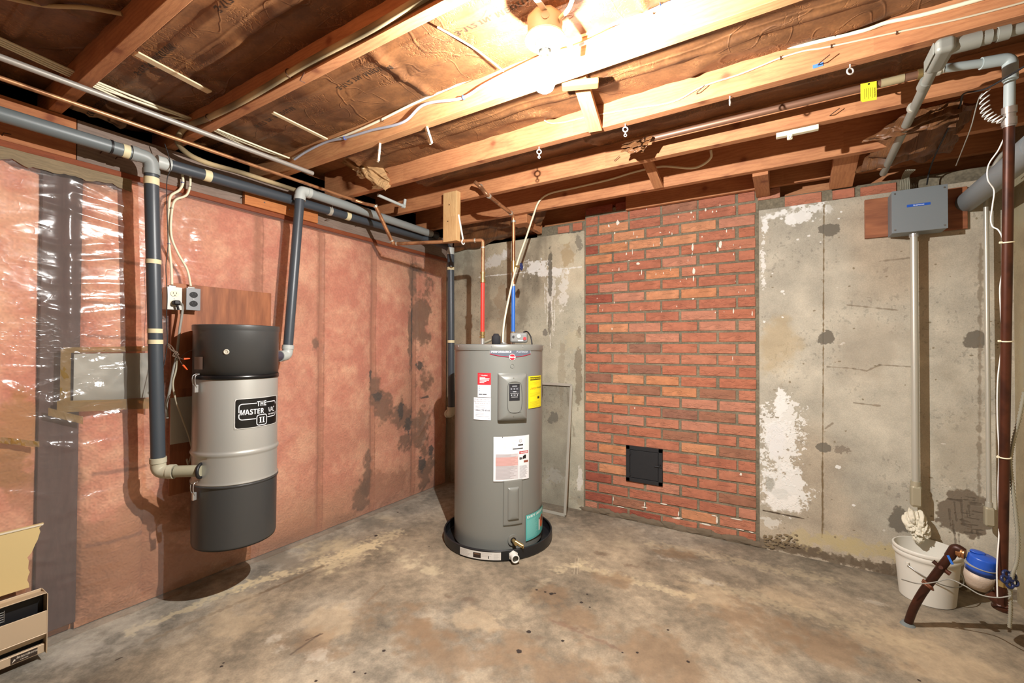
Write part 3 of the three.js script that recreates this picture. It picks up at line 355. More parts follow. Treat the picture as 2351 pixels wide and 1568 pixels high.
  const edges = [-0.1, zStud[0] + 0.001, zStud[1] - 0.001, zW[0], ...zW.slice(1), ZE + 0.02];
  const segs = [[edges[0], edges[1]], [edges[2], edges[3]], ...[0, 1, 2, 3, 4].map(i => [edges[3 + i], edges[4 + i]])];
  const bulge = (z, y) => { for (const [a, b] of segs) if (z <= a && z >= b) { const u = (a - z) / (a - b); return 0.03 * Math.pow(Math.sin(Math.PI * u), 0.55) * sstep(0, 0.08, y) * sstep(1.89, 1.8, y) + 0.012 * (fbm(z * 6, y * 6, 3) - 0.5); } return 0; };
  for (const [a, b] of segs) part('insulation_batt', grid(24, 70, (u, v) => { const z = lerp(a, b, u), y = lerp(0.004, 1.88, v), p = V(XL - 0.052 + bulge(z, y), y, z); p.uv = P.map(z, y); return p; }), mBatt, wallLeft, 'pink fibreglass batt, stained brown in places, with shadow bands painted in');
  part('insulation_batt', grid(4, 8, (u, v) => { const p = V(XL - 0.03, lerp(0.03, 1.88, v), lerp(ZF, -0.1, u)); p.uv = [u, v]; return p; }), mBatt, wallLeft);
  // a window's silvery pane and golden packing tape lie under the sheet
  const q0 = onX(172, 812), q1 = onX(346, 912); part('foil_panel', grid(20, 14, (u, v) => V(XL - 0.012 + 0.004 * fbm(u * 6, v * 6, 3), lerp(q1.y, q0.y, v), lerp(q0.z, q1.z, u))), M({ color: 0x9b9c96, roughness: 0.4, metalness: 0.45 }), wallLeft, 'silvery panel behind the plastic sheet');
  const mTapeGold = MP({ color: 0xa98a50, roughness: 0.2, transmission: 0.55, thickness: 0, side: THREE.DoubleSide });
  for (const [x0, y0, x1, y1, hh] of [[145, 804, 350, 800, 0.022], [130, 934, 350, 926, 0.045], [0, 1010, 90, 1020, 0.022], [110, 945, 190, 965, 0.03]]) { const a = onX(x0, y0), b = onX(x1, y1); part('packing_tape', grid(40, 4, (u, v) => V(XL + 0.0005 + 0.006 * fbm(u * 14, v * 3 + y0, 3), lerp(a.y, b.y, u) + (v - 0.5) * hh, lerp(a.z, b.z, u))), mTapeGold, wallLeft, 'golden packing tape'); }
  { const a = onX(140, 802), b = onX(152, 930); part('packing_tape', grid(6, 20, (u, v) => V(XL + 0.001 + 0.006 * fbm(u * 3, v * 12, 3), lerp(b.y, a.y, v), a.z + 0.002 - u * 0.03)), mTapeGold, wallLeft, 'golden packing tape'); }
  // the clear sheet with its stretched folds (each: from pixel, to pixel, height, width)
  const F = [[156, 409, 309, 485, 7, 9], [163, 439, 309, 488, 6, 8], [102, 465, 306, 529, 6, 8], [163, 490, 306, 529, 5, 8], [102, 564, 306, 559, 5, 8], [163, 600, 306, 593, 6, 9], [102, 651, 306, 653, 5, 8], [64, 694, 163, 723, 6, 8], [163, 723, 306, 707, 5, 9], [100, 690, 306, 684, 4, 7], [0, 440, 160, 478, 5, 10], [0, 520, 110, 505, 4, 12], [10, 720, 100, 700, 5, 9], [0, 880, 112, 928, 9, 10], [112, 928, 180, 905, 8, 9], [230, 905, 292, 845, 9, 12], [180, 915, 230, 880, 6, 10], [190, 968, 290, 945, 7, 9], [50, 960, 190, 975, 4, 9], [100, 1020, 170, 1025, 6, 7], [176, 1150, 291, 1115, 6, 9], [100, 1037, 291, 1008, 5, 9], [0, 1130, 120, 1140, 4, 8], [120, 1190, 200, 1150, 6, 12], [200, 1245, 380, 1160, 6, 16], [150, 1250, 260, 1190, 5, 9], [120, 1320, 300, 1280, 4, 12], [130, 1345, 200, 1320, 4, 8], [130, 1430, 340, 1390, 5, 10], [156, 405, 160, 800, 9, 12], [160, 950, 165, 1180, 6, 12],
    [425, 500, 560, 520, 5, 9], [420, 520, 560, 545, 5, 9], [440, 542, 575, 550, 4, 8], [440, 553, 590, 560, 4, 7], [440, 575, 580, 585, 4, 8], [430, 600, 560, 610, 5, 9], [410, 610, 520, 640, 5, 9], [405, 632, 600, 662, 4, 10], [625, 700, 648, 690, 5, 9], [620, 725, 648, 715, 5, 9],
    [745, 540, 740, 790, 7, 10], [752, 775, 738, 850, 9, 10], [752, 776, 800, 760, 4, 6], [745, 610, 800, 590, 3, 6], [865, 560, 868, 900, 7, 9], [868, 895, 920, 870, 6, 8], [655, 965, 740, 945, 4, 8], [640, 1025, 690, 985, 7, 10], [745, 948, 860, 935, 4, 7], [955, 560, 960, 1000, 8, 10], [958, 770, 966, 830, 9, 8], [960, 1000, 1010, 900, 9, 9], [965, 1030, 985, 985, 9, 8], [970, 620, 978, 640, 9, 8], [960, 690, 980, 665, 8, 8], [985, 700, 1012, 640, 5, 9], [850, 1090, 860, 960, 4, 9], [560, 1290, 900, 1160, 3, 10]];
  const folds = F.map(([x0, y0, x1, y1, a, w]) => { const p = wl(x0, y0), q = wl(x1, y1); return [p[0], p[1], q[0], q[1], a * 0.001, w * 0.0017]; });
  const R = rng(12); for (let k = 0; k < 120; k++) { const z = -0.3 - R() * 2.55, y = R() * 1.8, l = 0.05 + R() * 0.16, an = (R() - 0.5) * (z < -1.5 ? 2.6 : 0.9); folds.push([z, y, z - l * Math.cos(an), y + l * Math.sin(an), 0.0015 + R() * 0.003, 0.006 + R() * 0.008]); }
  const sheetD = (z, y) => {
    let d = 0.0; for (const [z0, y0, z1, y1, a, w] of folds) { const dx = z1 - z0, dy = y1 - y0, L2 = dx * dx + dy * dy, tt = ((z - z0) * dx + (y - y0) * dy) / L2; if (tt < -0.2 || tt > 1.2) continue; const t = clamp(tt), e2 = (z - z0 - dx * t) ** 2 + (y - y0 - dy * t) ** 2; if (e2 > w * w * 9) continue; d += a * Math.exp(-e2 / (w * w)) * sstep(-0.2, 0.25, tt) * sstep(1.2, 0.75, tt); }
    return d + 0.006 * (fbm(z * 5 + 5, y * 9, 3) - 0.5) + 0.0012 * (fbm(z * 34, y * 46, 2) - 0.5);
  };
  const crinkle = dataTex(2048, 1360, (i, j) => { const z = i / 2048 * 2.84, y = j / 1360 * 1.86, tape = sstep(0.5, 0.2, Math.abs(y - 0.92)) * sstep(0.75, 0.55, z), a = 1 - Math.abs(2 * fbm(z * 9 + 3, y * 26, 3) - 1), b = 1 - Math.abs(2 * fbm(z * 24 + 8, y * 34 + 5, 3) - 1), c = 1 - Math.abs(2 * fbm(z * 46 + 1, y * 60, 2) - 1), v = 60 + 70 * Math.pow(a, 6) + (30 + 70 * tape) * Math.pow(b, 8) + (6 + 60 * tape) * Math.pow(c, 6); return [v, v, v]; }, false);
  const mSheet = MP({ color: 0xf8f5f2, transmission: 0.945, thickness: 0, specularIntensity: 0.8, roughness: 0.21, ior: 1.5, bumpMap: crinkle, bumpScale: 0.0017, side: THREE.DoubleSide });
  part('plastic_sheet', grid(640, 400, (u, v) => { const z = lerp(-0.12, ZE + 0.015, u), y = lerp(0.005, 1.872, v); return V(XL + 0.006 + sheetD(z, y) + Math.max(0, bulge(z, y) - 0.03), y, z); }), mSheet, wallLeft, 'clear plastic vapour barrier with stretched folds');
  // beam over the framing, and the strip under it
  const zj = onX(176, 300).z; part('beam', span(XL - 0.1, XL + 0.004, 1.888, YJ - 0.001, zj + 0.001, ZF, 0.003), M({ map: rep(texFir, 1, 3), color: 0xe0c4b8, roughness: 0.75 }), wallLeft, 'reddish timber beam'); part('beam', span(XL - 0.1, XL + 0.002, 1.888, YJ - 0.001, ZE, zj - 0.001, 0.003), mGreyWood, wallLeft, 'weathered grey timber beam');
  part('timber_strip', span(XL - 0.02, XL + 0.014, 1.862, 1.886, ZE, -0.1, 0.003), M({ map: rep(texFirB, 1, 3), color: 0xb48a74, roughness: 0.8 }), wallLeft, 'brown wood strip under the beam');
  const a = onX(0, 366), b = onX(300, 408); part('flange_strip', grid(60, 3, (u, v) => V(XL + 0.012 + 0.004 * fbm(u * 20, v, 2), lerp(1.862, 1.80 + 0.035 * fbm(u * 18, 4, 4), v), lerp(-0.12, b.z, u))), M({ color: 0xa08a66, map: texMottle, roughness: 0.7, side: THREE.DoubleSide }), wallLeft, 'torn tan paper strip along the top of the sheet');
  const nails = []; for (const [px, py] of [[5, 311], [230, 352], [265, 365], [420, 455], [553, 455], [745, 507], [815, 520]]) { const p = onX(px, py, XL + 0.004); nails.push(rod(p, p.clone().add(V(0.02, 0.004, 0)), 0.0018, 6), rod(p.clone().add(V(0.02, 0.004, 0)), p.clone().add(V(0.022, 0.006, -0.018)), 0.0018, 6)); } part('bent_nail', nails, mRust, wallLeft);
}

// ---------------------------------------------------------------- plywood, central vacuum and its tubing
const PLYX = XL + 0.03;                                      // front face of the plywood
{ const a = onX(388, 655), b = onX(616, 668); const t = thing('plywood_board', 'orange-brown plywood board fixed on the insulated wall behind the vacuum canister', 'board'); part('board', span(PLYX - 0.012, PLYX, 0.47, a.y + 0.01, a.z, b.z, 0.002), mPly, t); }
const VX = -2.17, VZ = -1.08, VR = 0.17;
{
  const y = (py) => onCyl(545, py, VX, VZ, VR).y, t = thing('central_vacuum', 'tall silver and black central vacuum canister hung on the plywood', 'vacuum');
  const mDark = MP({ color: 0x3b3c3c, roughness: 0.42, metalness: 0.05, clearcoat: 0.3, clearcoatRoughness: 0.3 }), mSilver = MP({ color: 0xb0b0aa, roughness: 0.4, metalness: 0.4, clearcoat: 0.25, clearcoatRoughness: 0.25 });
  const yT = y(745), yA = y(865), yB = y(1043), yC = y(1112), yD = y(1262), r = VR;
  part('motor_housing', lathe([[0, yT - 0.012], [r - 0.012, yT - 0.012], [r - 0.01, yT], [r + 0.002, yT], [r + 0.004, yT - 0.003], [r + 0.004, yT - 0.022], [r, yT - 0.027], [r, yA + 0.006], [0, yA + 0.006]], VX, VZ, 96), mDark, t, 'dark grey motor housing');
  part('seam_band', lathe([[r - 0.01, yA + 0.006], [r + 0.003, yA + 0.005], [r + 0.003, yA - 0.012], [r - 0.01, yA - 0.013]], VX, VZ, 96), mBlackGloss, t, 'black band');
  part('body', lathe([[r - 0.02, yA - 0.012], [r - 0.001, yA - 0.013], [r - 0.001, yB + 0.016], [r + 0.003, yB + 0.008], [r + 0.006, yB], [r + 0.003, yB - 0.008], [r - 0.001, yB - 0.016], [r - 0.001, yC + 0.012], [r + 0.004, yC + 0.003], [r + 0.003, yC - 0.003], [r - 0.02, yC - 0.003]], VX, VZ, 96), mSilver, t, 'silver painted steel body');
  part('dust_pail', lathe([[r - 0.02, yC - 0.002], [r + 0.004, yC - 0.003], [r + 0.005, yC - 0.009], [r - 0.001, yC - 0.013], [r - 0.002, yD + 0.012], [r - 0.008, yD + 0.004], [r - 0.006, yD], [0, yD]], VX, VZ, 96), mDark, t, 'dark grey dust pail');
  // badge
  const c0 = onCyl(538, 950, VX, VZ, r), c1 = onCyl(634, 945, VX, VZ, r), b0 = onCyl(585, 981.5, VX, VZ, r).y, b1 = onCyl(585, 913, VX, VZ, r).y;
  const badge = canvasTex(1024, 640, (x) => {
    x.fillStyle = '#a8a8a2'; x.fillRect(0, 0, 1024, 640); const rr = (a, b, w, h, q) => { x.beginPath(); x.moveTo(a + q, b); x.lineTo(a + w - q, b); x.quadraticCurveTo(a + w, b, a + w, b + q); x.lineTo(a + w, b + h - q); x.quadraticCurveTo(a + w, b + h, a + w - q, b + h); x.lineTo(a + q, b + h); x.quadraticCurveTo(a, b + h, a, b + h - q); x.lineTo(a, b + q); x.quadraticCurveTo(a, b, a + q, b); x.closePath(); };
    x.fillStyle = '#d4d4d0'; rr(4, 4, 1016, 632, 70); x.fill(); x.fillStyle = '#131313'; rr(14, 14, 996, 612, 64); x.fill();
    x.strokeStyle = '#d4d6da'; x.lineWidth = 18; rr(80, 120, 864, 330, 70); x.stroke(); x.fillStyle = '#131313'; x.fillRect(420, 90, 220, 60); x.fillRect(60, 300, 40, 30); x.fillRect(400, 400, 270, 80); x.fillRect(920, 190, 50, 170);
    x.fillStyle = '#e2e4e6'; x.font = 'bold 150px sans-serif'; x.textAlign = 'center'; x.save(); x.translate(530, 190); x.scale(0.8, 1); x.fillText('THE', 0, 0); x.restore();
    x.save(); x.translate(80, 350); x.scale(0.76, 1); x.textAlign = 'left'; x.font = 'bold 152px sans-serif'; x.transform(1, 0, -0.2, 1, 0, 0); x.fillText('M', 0, 0); x.restore(); x.save(); x.translate(188, 350); x.scale(0.88, 1); x.textAlign = 'left'; x.font = 'bold 152px sans-serif'; x.fillText('ASTER', 0, 0); x.restore(); x.save(); x.translate(690, 346); x.scale(0.78, 1); x.textAlign = 'left'; x.font = '150px sans-serif'; x.fillText('VAC', 0, 0); x.restore();
    x.font = 'bold 44px sans-serif'; x.textAlign = 'left'; x.fillText('BY FASCO', 700, 410); x.fillStyle = '#131313'; rr(420, 380, 230, 220, 60); x.fill(); x.strokeStyle = '#dadce0'; x.lineWidth = 18; rr(420, 380, 230, 220, 60); x.stroke(); x.fillStyle = '#e2e4e6'; x.font = 'bold 170px serif'; x.textAlign = 'center'; x.fillText('II', 535, 552);
  });
  part('badge', cylPatch(VX, VZ, r + 0.0012, c0.th, c1.th, b0, b1, 24), M({ map: badge, roughness: 0.35 }), t, 'black badge lettered THE MASTERVAC II');
  const k = onCyl(520, 808, VX, VZ, r), kd = V(Math.sin(k.th), 0, Math.cos(k.th)); part('button', [torus(k.p.clone().addScaledVector(kd, 0.002), 0.0085, 0.003, kd), rod(k.p, k.p.clone().addScaledVector(kd, 0.004), 0.005)], M({ color: 0xc9c2b0, roughness: 0.5 }), t, 'pale ring button');
  const s0 = onCyl(447, 833, VX, VZ, r), s1 = onCyl(466, 833, VX, VZ, r); part('rating_plate', cylPatch(VX, VZ, r + 0.0015, s0.th, s1.th, onCyl(456, 848, VX, VZ, r).y, onCyl(456, 819, VX, VZ, r).y, 6), M({ color: 0x8a7d74, roughness: 0.5 }), t, 'small brown rating plate');
  for (const [px, py] of [[449, 878], [445, 1124]]) {
    const q = onCyl(px + 6, py, VX, VZ, r + 0.004), n = V(Math.sin(q.th), 0, Math.cos(q.th)), sd = V(n.z, 0, -n.x), at = (o, u, s) => q.p.clone().addScaledVector(n, o).addScaledVector(sd, s).add(V(0, u, 0));
    const la = part('latch', [sweep(smooth([at(0.004, 0.035, 0.008), at(0.016, 0.03, 0.009), at(0.018, 0, 0.009), at(0.01, -0.02, 0.008)], 16), 0.0016, 6), sweep(smooth([at(0.004, 0.035, -0.008), at(0.016, 0.03, -0.009), at(0.018, 0, -0.009), at(0.01, -0.02, -0.008)], 16), 0.0016, 6)], mZinc, t, 'wire toggle latch'); part('lever', box(0.012, 0.034, 0.016, 0, 0, 0, 0.003).rotateY(q.th).translate(...at(0.009, -0.026, 0).toArray()), mZinc, la); part('keeper', rod(at(0.004, 0.036, -0.011), at(0.004, 0.036, 0.011), 0.003, 8), mZinc, la);
  }
  part('mounting_bracket', span(PLYX, PLYX + 0.004, onX(390, 1018).y, onX(390, 912).y, onX(384, 950).z, VZ - 0.1, 0.001), M({ color: 0xb4b2a8, roughness: 0.5, metalness: 0.3 }), t, 'grey steel mounting plate'); part('hanger_arm', [span(PLYX, VX - VR + 0.012, 1.02, 1.06, VZ - 0.06, VZ + 0.06, 0.002)], mDark, t);
}
const pipe = (pts, r) => sweep(pts, r, 20);
function collar(parent, name, m, p, dir, len, r, label) { return part(name, rod(p.clone().addScaledVector(dir, -len / 2), p.clone().addScaledVector(dir, len / 2), r, 20), m, parent, label); }
function elbow(parent, pts, i, R, r, m, hub = 0.022) {          // a fitting round the corner i of a polyline
  const a = pts[i - 1].clone().sub(pts[i]).normalize(), b = pts[i + 1].clone().sub(pts[i]).normalize(), d = R + hub;
  const path = fillet([pts[i].clone().addScaledVector(a, d), pts[i], pts[i].clone().addScaledVector(b, d)], R, 8); const e = part('elbow', sweep(path, r, 20), m, parent);
  for (const q of [a, b]) collar(e, 'hub', m, pts[i].clone().addScaledVector(q, d - hub * 0.5), q, hub, r + 0.0025); return e;
}
const PR = 0.0254, HX = V(1, 0, 0), HY = V(0, 1, 0), HZ = V(0, 0, 1);
{ // intake: along the beam, down beside the plywood, into the canister
  const t = thing('vacuum_intake_pipe', 'dark grey plastic pipe dropping from the beam and bending into the lower vacuum body', 'pipe');
  const port = onCyl(463, 1072, VX, VZ, VR), pts = [V(-2.25, 1.928, 1.2), V(-2.25, 1.932, -0.768), V(-2.25, 0.617, -0.81), V(port.p.x, port.p.y, port.p.z)];
  pts[3].y = 0.617; part('horizontal_tube', pipe([pts[0], V(-2.25, 1.931, -0.72)], PR), M({ color: 0x666e70, roughness: 0.42 }), t, 'grey tube along the beam'); part('vertical_tube', pipe([V(-2.25, 1.885, -0.7695), V(-2.25, 0.66, -0.8086)], PR), mPvcDark, t, 'dark grey upright tube');
  elbow(t, pts, 1, 0.045, PR + 0.002, mPvcGrey); elbow(t, pts, 2, 0.04, PR + 0.002, mPvcTan); part('stub_tube', pipe([pts[2].clone().lerp(pts[3], 0.4), pts[3]], PR - 0.001), M({ color: 0x9a967f, roughness: 0.5 }), t, 'tan tube into the canister');
  const d = pts[3].clone().sub(pts[2]).normalize(); part('grommet', torus(pts[3].clone().addScaledVector(d, -0.004), 0.028, 0.007, d), mBlack, t, 'black rubber grommet');
  for (const [py, hh] of [[421, 0.03], [603, 0.018], [760, 0.018], [785, 0.018]]) { const p = onX(364, py, -2.25); p.x = -2.25; p.z = lerp(-0.768, -0.81, (1.932 - p.y) / 1.315); collar(t, 'tape_band', mTape, p, HY, hh, PR + 0.0013, 'cream tape band'); }
  { const p = onX(288, 341, -2.25); collar(t, 'tape_band', mTape, V(-2.25, 1.931, p.z), HZ, 0.022, PR + 0.0013, 'cream tape band'); collar(t, 'strap', mBlack, V(-2.25, 1.931, p.z + 0.045), HZ, 0.007, PR + 0.002, 'black strap'); }
}
{ // second tube on the beam, running to the corner and down
  const t = thing('vacuum_branch_pipe', 'dark plastic pipe along the beam that drops down in the corner behind the water heater', 'pipe');
  const pts = [V(-2.33, 1.93, -0.78), V(-2.315, 1.951, -0.85), V(-2.315, 1.975, -2.46), V(-2.12, 1.89, -2.555), V(-2.1, 0.655, -2.555), V(-2.25, 0.64, -2.6)];
  part('horizontal_tube', pipe([pts[1], pts[2]], PR), mPvcDark, t); collar(t, 'elbow', mPvcPale, V(-2.317, 1.95, -0.835), V(0, 0, 1), 0.05, PR + 0.003, 'pale grey elbow');
  part('bend', pipe(fillet([V(-2.315, 1.9745, -2.43), pts[2], pts[3], V(-2.115, 1.8, -2.555)], 0.06), PR), mPvcDark, t); collar(t, 'elbow', mPvcPale, V(-2.118, 1.865, -2.555), HY, 0.05, PR + 0.003, 'pale grey elbow'); part('vertical_tube', pipe([V(-2.116, 1.86, -2.555), V(-2.1, 0.69, -2.555)], PR), mPvcDark, t); elbow(t, pts, 4, 0.03, PR + 0.002, mPvcTan);
  for (const [py, hh] of [[617, 0.02], [784, 0.018]]) { const p = onZ(1035, py, -2.555); collar(t, 'tape_band', mTape, V(lerp(-2.116, -2.1, (1.86 - p.y) / 1.17), p.y, -2.555), HY, hh, PR + 0.0013, 'cream tape band'); }
  for (const px of [475, 797]) { const p = onX(px, px === 475 ? 402 : 497, -2.315); collar(t, 'tape_band', mTape, V(-2.315, lerp(1.951, 1.975, (p.z + 0.85) / -1.61), p.z), HZ, 0.03, PR + 0.0014, 'cream tape band'); }
  { const p = onX(756, 482, -2.315), c = V(-2.315, 1.962, p.z); const s = collar(t, 'pipe_strap', mGalv, c, HZ, 0.022, PR + 0.0018, 'steel pipe strap'); part('bolt', rod(c.clone().add(V(0.028, 0, 0)), c.clone().add(V(0.03, 0.04, 0)), 0.0025, 8), mSteel, s); }
}
{ // exhaust
  const t = thing('vacuum_exhaust_pipe', 'dark plastic pipe rising from the vacuum motor housing, with a pale elbow under the ceiling', 'pipe');
  const port = onCyl(637, 838, VX, VZ, VR), pts = [V(port.p.x, 1.098, port.p.z), V(-2.25, 1.1, -1.372), V(-2.25, 2.006, -1.437), V(-2.25, 1.998, -2.5)]; pts[0] = V(-2.2, 1.098, VZ - VR + 0.01);
  part('vertical_tube', pipe([V(-2.25, 1.14, -1.375), V(-2.25, 1.97, -1.4345)], PR - 0.001), mPvcDark, t, 'dark upright tube'); elbow(t, pts, 1, 0.035, PR + 0.001, mPvcPale); elbow(t, pts, 2, 0.035, PR + 0.002, mPvcPale); part('horizontal_tube', pipe([V(-2.25, 2.0055, -1.48), pts[3]], PR), mPvcGrey, t, 'grey tube under the joists'); collar(t, 'coupling', mBlack, V(-2.25, 1.998, -2.52), HZ, 0.06, PR + 0.003, 'black coupling'); part('stub_tube', pipe([pts[0], V(-2.235, 1.1, -1.33)], PR - 0.001), M({ color: 0x4a4450, roughness: 0.4 }), t);
}
{ const a = onX(560, 447, XL + 0.02), b = onX(728, 500, XL + 0.02); const t = thing('wood_block', 'orange wooden block screwed onto the grey beam', 'block'); part('block', span(XL + 0.005, XL + 0.03, 1.885, 1.952, a.z, b.z, 0.002), M({ map: rep(texFir, 1, 3), color: 0xf4d2ae, roughness: 0.7 }), t); for (const z of [a.z - 0.1, a.z - 0.24]) part('screw', rod(V(XL + 0.029, 1.92, z), V(XL + 0.032, 1.92, z), 0.004, 8), mSteel, t); }
// ---------------------------------------------------------------- the two outlet boxes with cables
function outletBox(z, yc, dark, label) {
  const t = thing('outlet_box', label, 'outlet'), x0 = PLYX, x1 = PLYX + 0.048, w = 0.056, hh = 0.1;
  part('box', span(x0, x1, yc - hh / 2, yc + hh / 2, z - w / 2, z + w / 2, 0.003), mGalv, t); part('cover_plate', span(x1, x1 + 0.003, yc - hh / 2 - 0.001, yc + hh / 2 + 0.001, z - w / 2 - 0.001, z + w / 2 + 0.001, 0.0015), dark ? M({ color: 0x7b7d7f, roughness: 0.4, metalness: 0.4 }) : M({ color: 0xb2b2ac, roughness: 0.4, metalness: 0.3 }), t, dark ? 'steel cover plate' : 'bright cover plate');
  for (const s of [1, -1]) {
    const c = V(x1 + 0.003, yc + s * 0.0205, z), g = new THREE.CylinderGeometry(0.0165, 0.0165, 0.005, 24); g.rotateZ(Math.PI / 2); g.scale(1, 0.82, 1); g.translate(c.x, c.y, c.z); const rc = part('receptacle', g, dark ? mBlackGloss : mCream, t, dark ? 'black receptacle' : 'ivory receptacle');
    part('slot', [box(0.001, 0.008, 0.0022, c.x + 0.0028, c.y + 0.003, z + 0.006, 0.0003), box(0.001, 0.007, 0.0022, c.x + 0.0028, c.y + 0.003, z - 0.006, 0.0003), box(0.001, 0.004, 0.004, c.x + 0.0028, c.y - 0.007, z, 0.0015)], M({ color: dark ? 0x3a3a40 : 0x1a1714, roughness: 0.6 }), rc);
  }
  part('screw', rod(V(x1 + 0.003, yc, z), V(x1 + 0.0045, yc, z), 0.003, 10), mSteel, t); part('cable_clamp', box(0.016, 0.01, 0.03, x0 + 0.022, yc + hh / 2 + 0.005, z, 0.003), mSteel, t); return t;
}
outletBox(-0.884, 1.362, false, 'bright metal outlet box with ivory sockets and a black plug in it');
outletBox(-0.958, 1.365, true, 'grey steel outlet box with two empty black sockets');
const lx = (list, x) => list.map(([px, py, dx = 0]) => onX(px, py, x + dx));
function wire(name, label, m, pts, r, n = 60, group, parts) { const t = thing(name, label, 'cable', group); part('sheath', cable(pts, r, n), m, t); if (parts) parts(t); return t; }
wire('power_cable', 'cream cable coming down to the ivory outlet box', mCream, [...lx([[418, 396], [420, 420], [412, 436], [392, 450], [388, 480], [388, 560], [393, 610]], XL + 0.035), V(PLYX + 0.022, 1.425, -0.884)], 0.0055, 60, 0, t => { for (const [px, py] of [[419, 419], [388, 560]]) { const p = onX(px, py, XL + 0.035); part('cable_tie', torus(p, 0.006, 0.0015, HY, 12), mBluePlastic, t, 'blue cable tie'); } });
wire('power_cable', 'cream cable coming down to the black-socket outlet box', mCream, [...lx([[437, 402], [436, 428], [428, 448], [402, 460], [394, 490], [394, 545], [408, 580], [430, 620]], XL + 0.047), V(PLYX + 0.022, 1.428, -0.958)], 0.005, 60, 0, t => { for (const [px, py] of [[436, 428], [394, 478]]) { const p = onX(px, py, XL + 0.047); part('cable_tie', torus(p, 0.0055, 0.0012, HY, 12), mBlack, t, 'black cable tie'); } });
wire('vacuum_power_cord', 'grey cord running from the black plug down behind the upright pipe to the vacuum', mGreyCable, [V(PLYX + 0.07, 1.34, -0.886), ...lx([[418, 700], [412, 760], [405, 820], [398, 850], [388, 905]], PLYX + 0.05), ...lx([[382, 930], [384, 960]], PLYX + 0.03)], 0.0055, 60, 0, t => part('plug', [box(0.03, 0.02, 0.026, PLYX + 0.068, 1.342, -0.884, 0.006), rod(V(PLYX + 0.072, 1.33, -0.886), V(PLYX + 0.07, 1.31, -0.892), 0.005, 8)], mBlack, t, 'black plug'));
wire('control_cable', 'pale grey control cable hanging between the upright pipe and the vacuum body', M({ color: 0xa8a08a, roughness: 0.6 }), [...lx([[408, 820], [404, 850], [397, 880], [404, 920], [420, 965], [436, 1010], [440, 1040], [432, 1065]], PLYX + 0.06), V(-2.29, 0.64, -0.93)], 0.0038);
wire('signal_wire', 'thin black wire clinging to the upright intake pipe', mBlack, lx([[378, 330], [385, 350], [392, 385], [384, 410], [383, 470], [386, 560], [381, 610], [384, 680], [382, 740], [384, 790], [350, 960], [346, 1010], [352, 1060]], -2.285), 0.0018, 90);
{ const t = thing('loose_wires', 'tangle of thin brown wires with orange wire nuts beside the vacuum', 'wires'), R = rng(8), m = M({ color: 0x6f5a4a, roughness: 0.7 }); const S = []; for (let k = 0; k < 8; k++) S.push(cable(lx([[384 + R() * 4, 780 + R() * 20], [392 + R() * 12, 792 + R() * 22], [414 - R() * 10, 800 + R() * 20], [396 + R() * 14, 806 + R() * 14], [412 + R() * 4, 822 + R() * 6]], PLYX + 0.06 + R() * 0.02), 0.0014, 30, 5)); S.push(cable([...lx([[412, 824], [425, 812], [440, 804]], PLYX + 0.075), onCyl(450, 803, VX, VZ, VR).p], 0.0016, 20, 5)); for (const [a, b] of [[[408, 818], [424, 824]], [[410, 822], [422, 840]], [[405, 815], [423, 826]]]) S.push(cable([onX(a[0], a[1], PLYX + 0.075), onX((a[0] + b[0]) / 2, (a[1] + b[1]) / 2 + 2, PLYX + 0.14), onX(b[0], b[1], PLYX + 0.2)], 0.0013, 12, 5)); S.forEach(g => part('strand', g, m, t)); for (const [a, b] of [[[422, 824], [436, 823]], [[420, 838], [430, 849]]]) { const p = onX(a[0], a[1], PLYX + 0.2), q = onX(b[0], b[1], PLYX + 0.2); part('wire_nut', sweep([p, p.clone().lerp(q, 0.7), q], u => 0.0042 - 0.002 * u, 8), mOrange, t, 'orange wire nut'); } }
// ---------------------------------------------------------------- pipes and cables under the joists on the left
{ const t = thing('grey_conduit', 'thin grey conduit running under the joists along the insulated wall', 'conduit'); part('tube', rod(V(-2.05, 2.036, 1.3), V(-2.047, 2.034, -1.374), 0.0105), M({ color: 0x9a948c, roughness: 0.45, metalness: 0.3 }), t); }
{ const t = thing('white_conduit', 'short pale conduit with an upturned elbow beneath the joists near the corner', 'conduit'), p = [onY(868, 448, 2.03), onY(928, 474, 2.03)]; const e = p[1].clone().add(V(0.004, 0.045, -0.004)); part('tube', sweep(fillet([p[0], p[1], e], 0.008), 0.009, 10), mPvcPale, t); collar(t, 'coupling', mPvcPale, p[1].clone().lerp(p[0], 0.04), p[1].clone().sub(p[0]).normalize(), 0.02, 0.012); }
{ const t = thing('heavy_cable', 'thick tan woven cable along a joist, then looping down onto the wall beam', 'cable'); const z = JZ[1] + 0.038 + 0.012; part('sheath', cable([onZ(1100, -80, z), onZ(955, 5, z), onZ(860, 62, z), onZ(700, 148, z), onZ(560, 230, z), onZ(480, 270, z), onX(418, 300, -2.2), onX(408, 325, -2.24), onX(430, 352, -2.28), onX(470, 372, -2.29), onX(560, 398, -2.29), onX(640, 424, -2.28), onX(690, 440, -2.28)], 0.0115, 120, 10), M({ color: 0xb8a27a, roughness: 0.75, map: dataTex(64, 64, (i, j) => { const v = 205 + 45 * Math.sin((i + j) * 0.4) ; return [v, v, v]; }) }), t); for (const [px, py] of [[480, 270], [664, 168]]) { const p = onZ(px, py, z); part('staple', torus(p, 0.013, 0.0015, HX, 14), mRust, t); } }
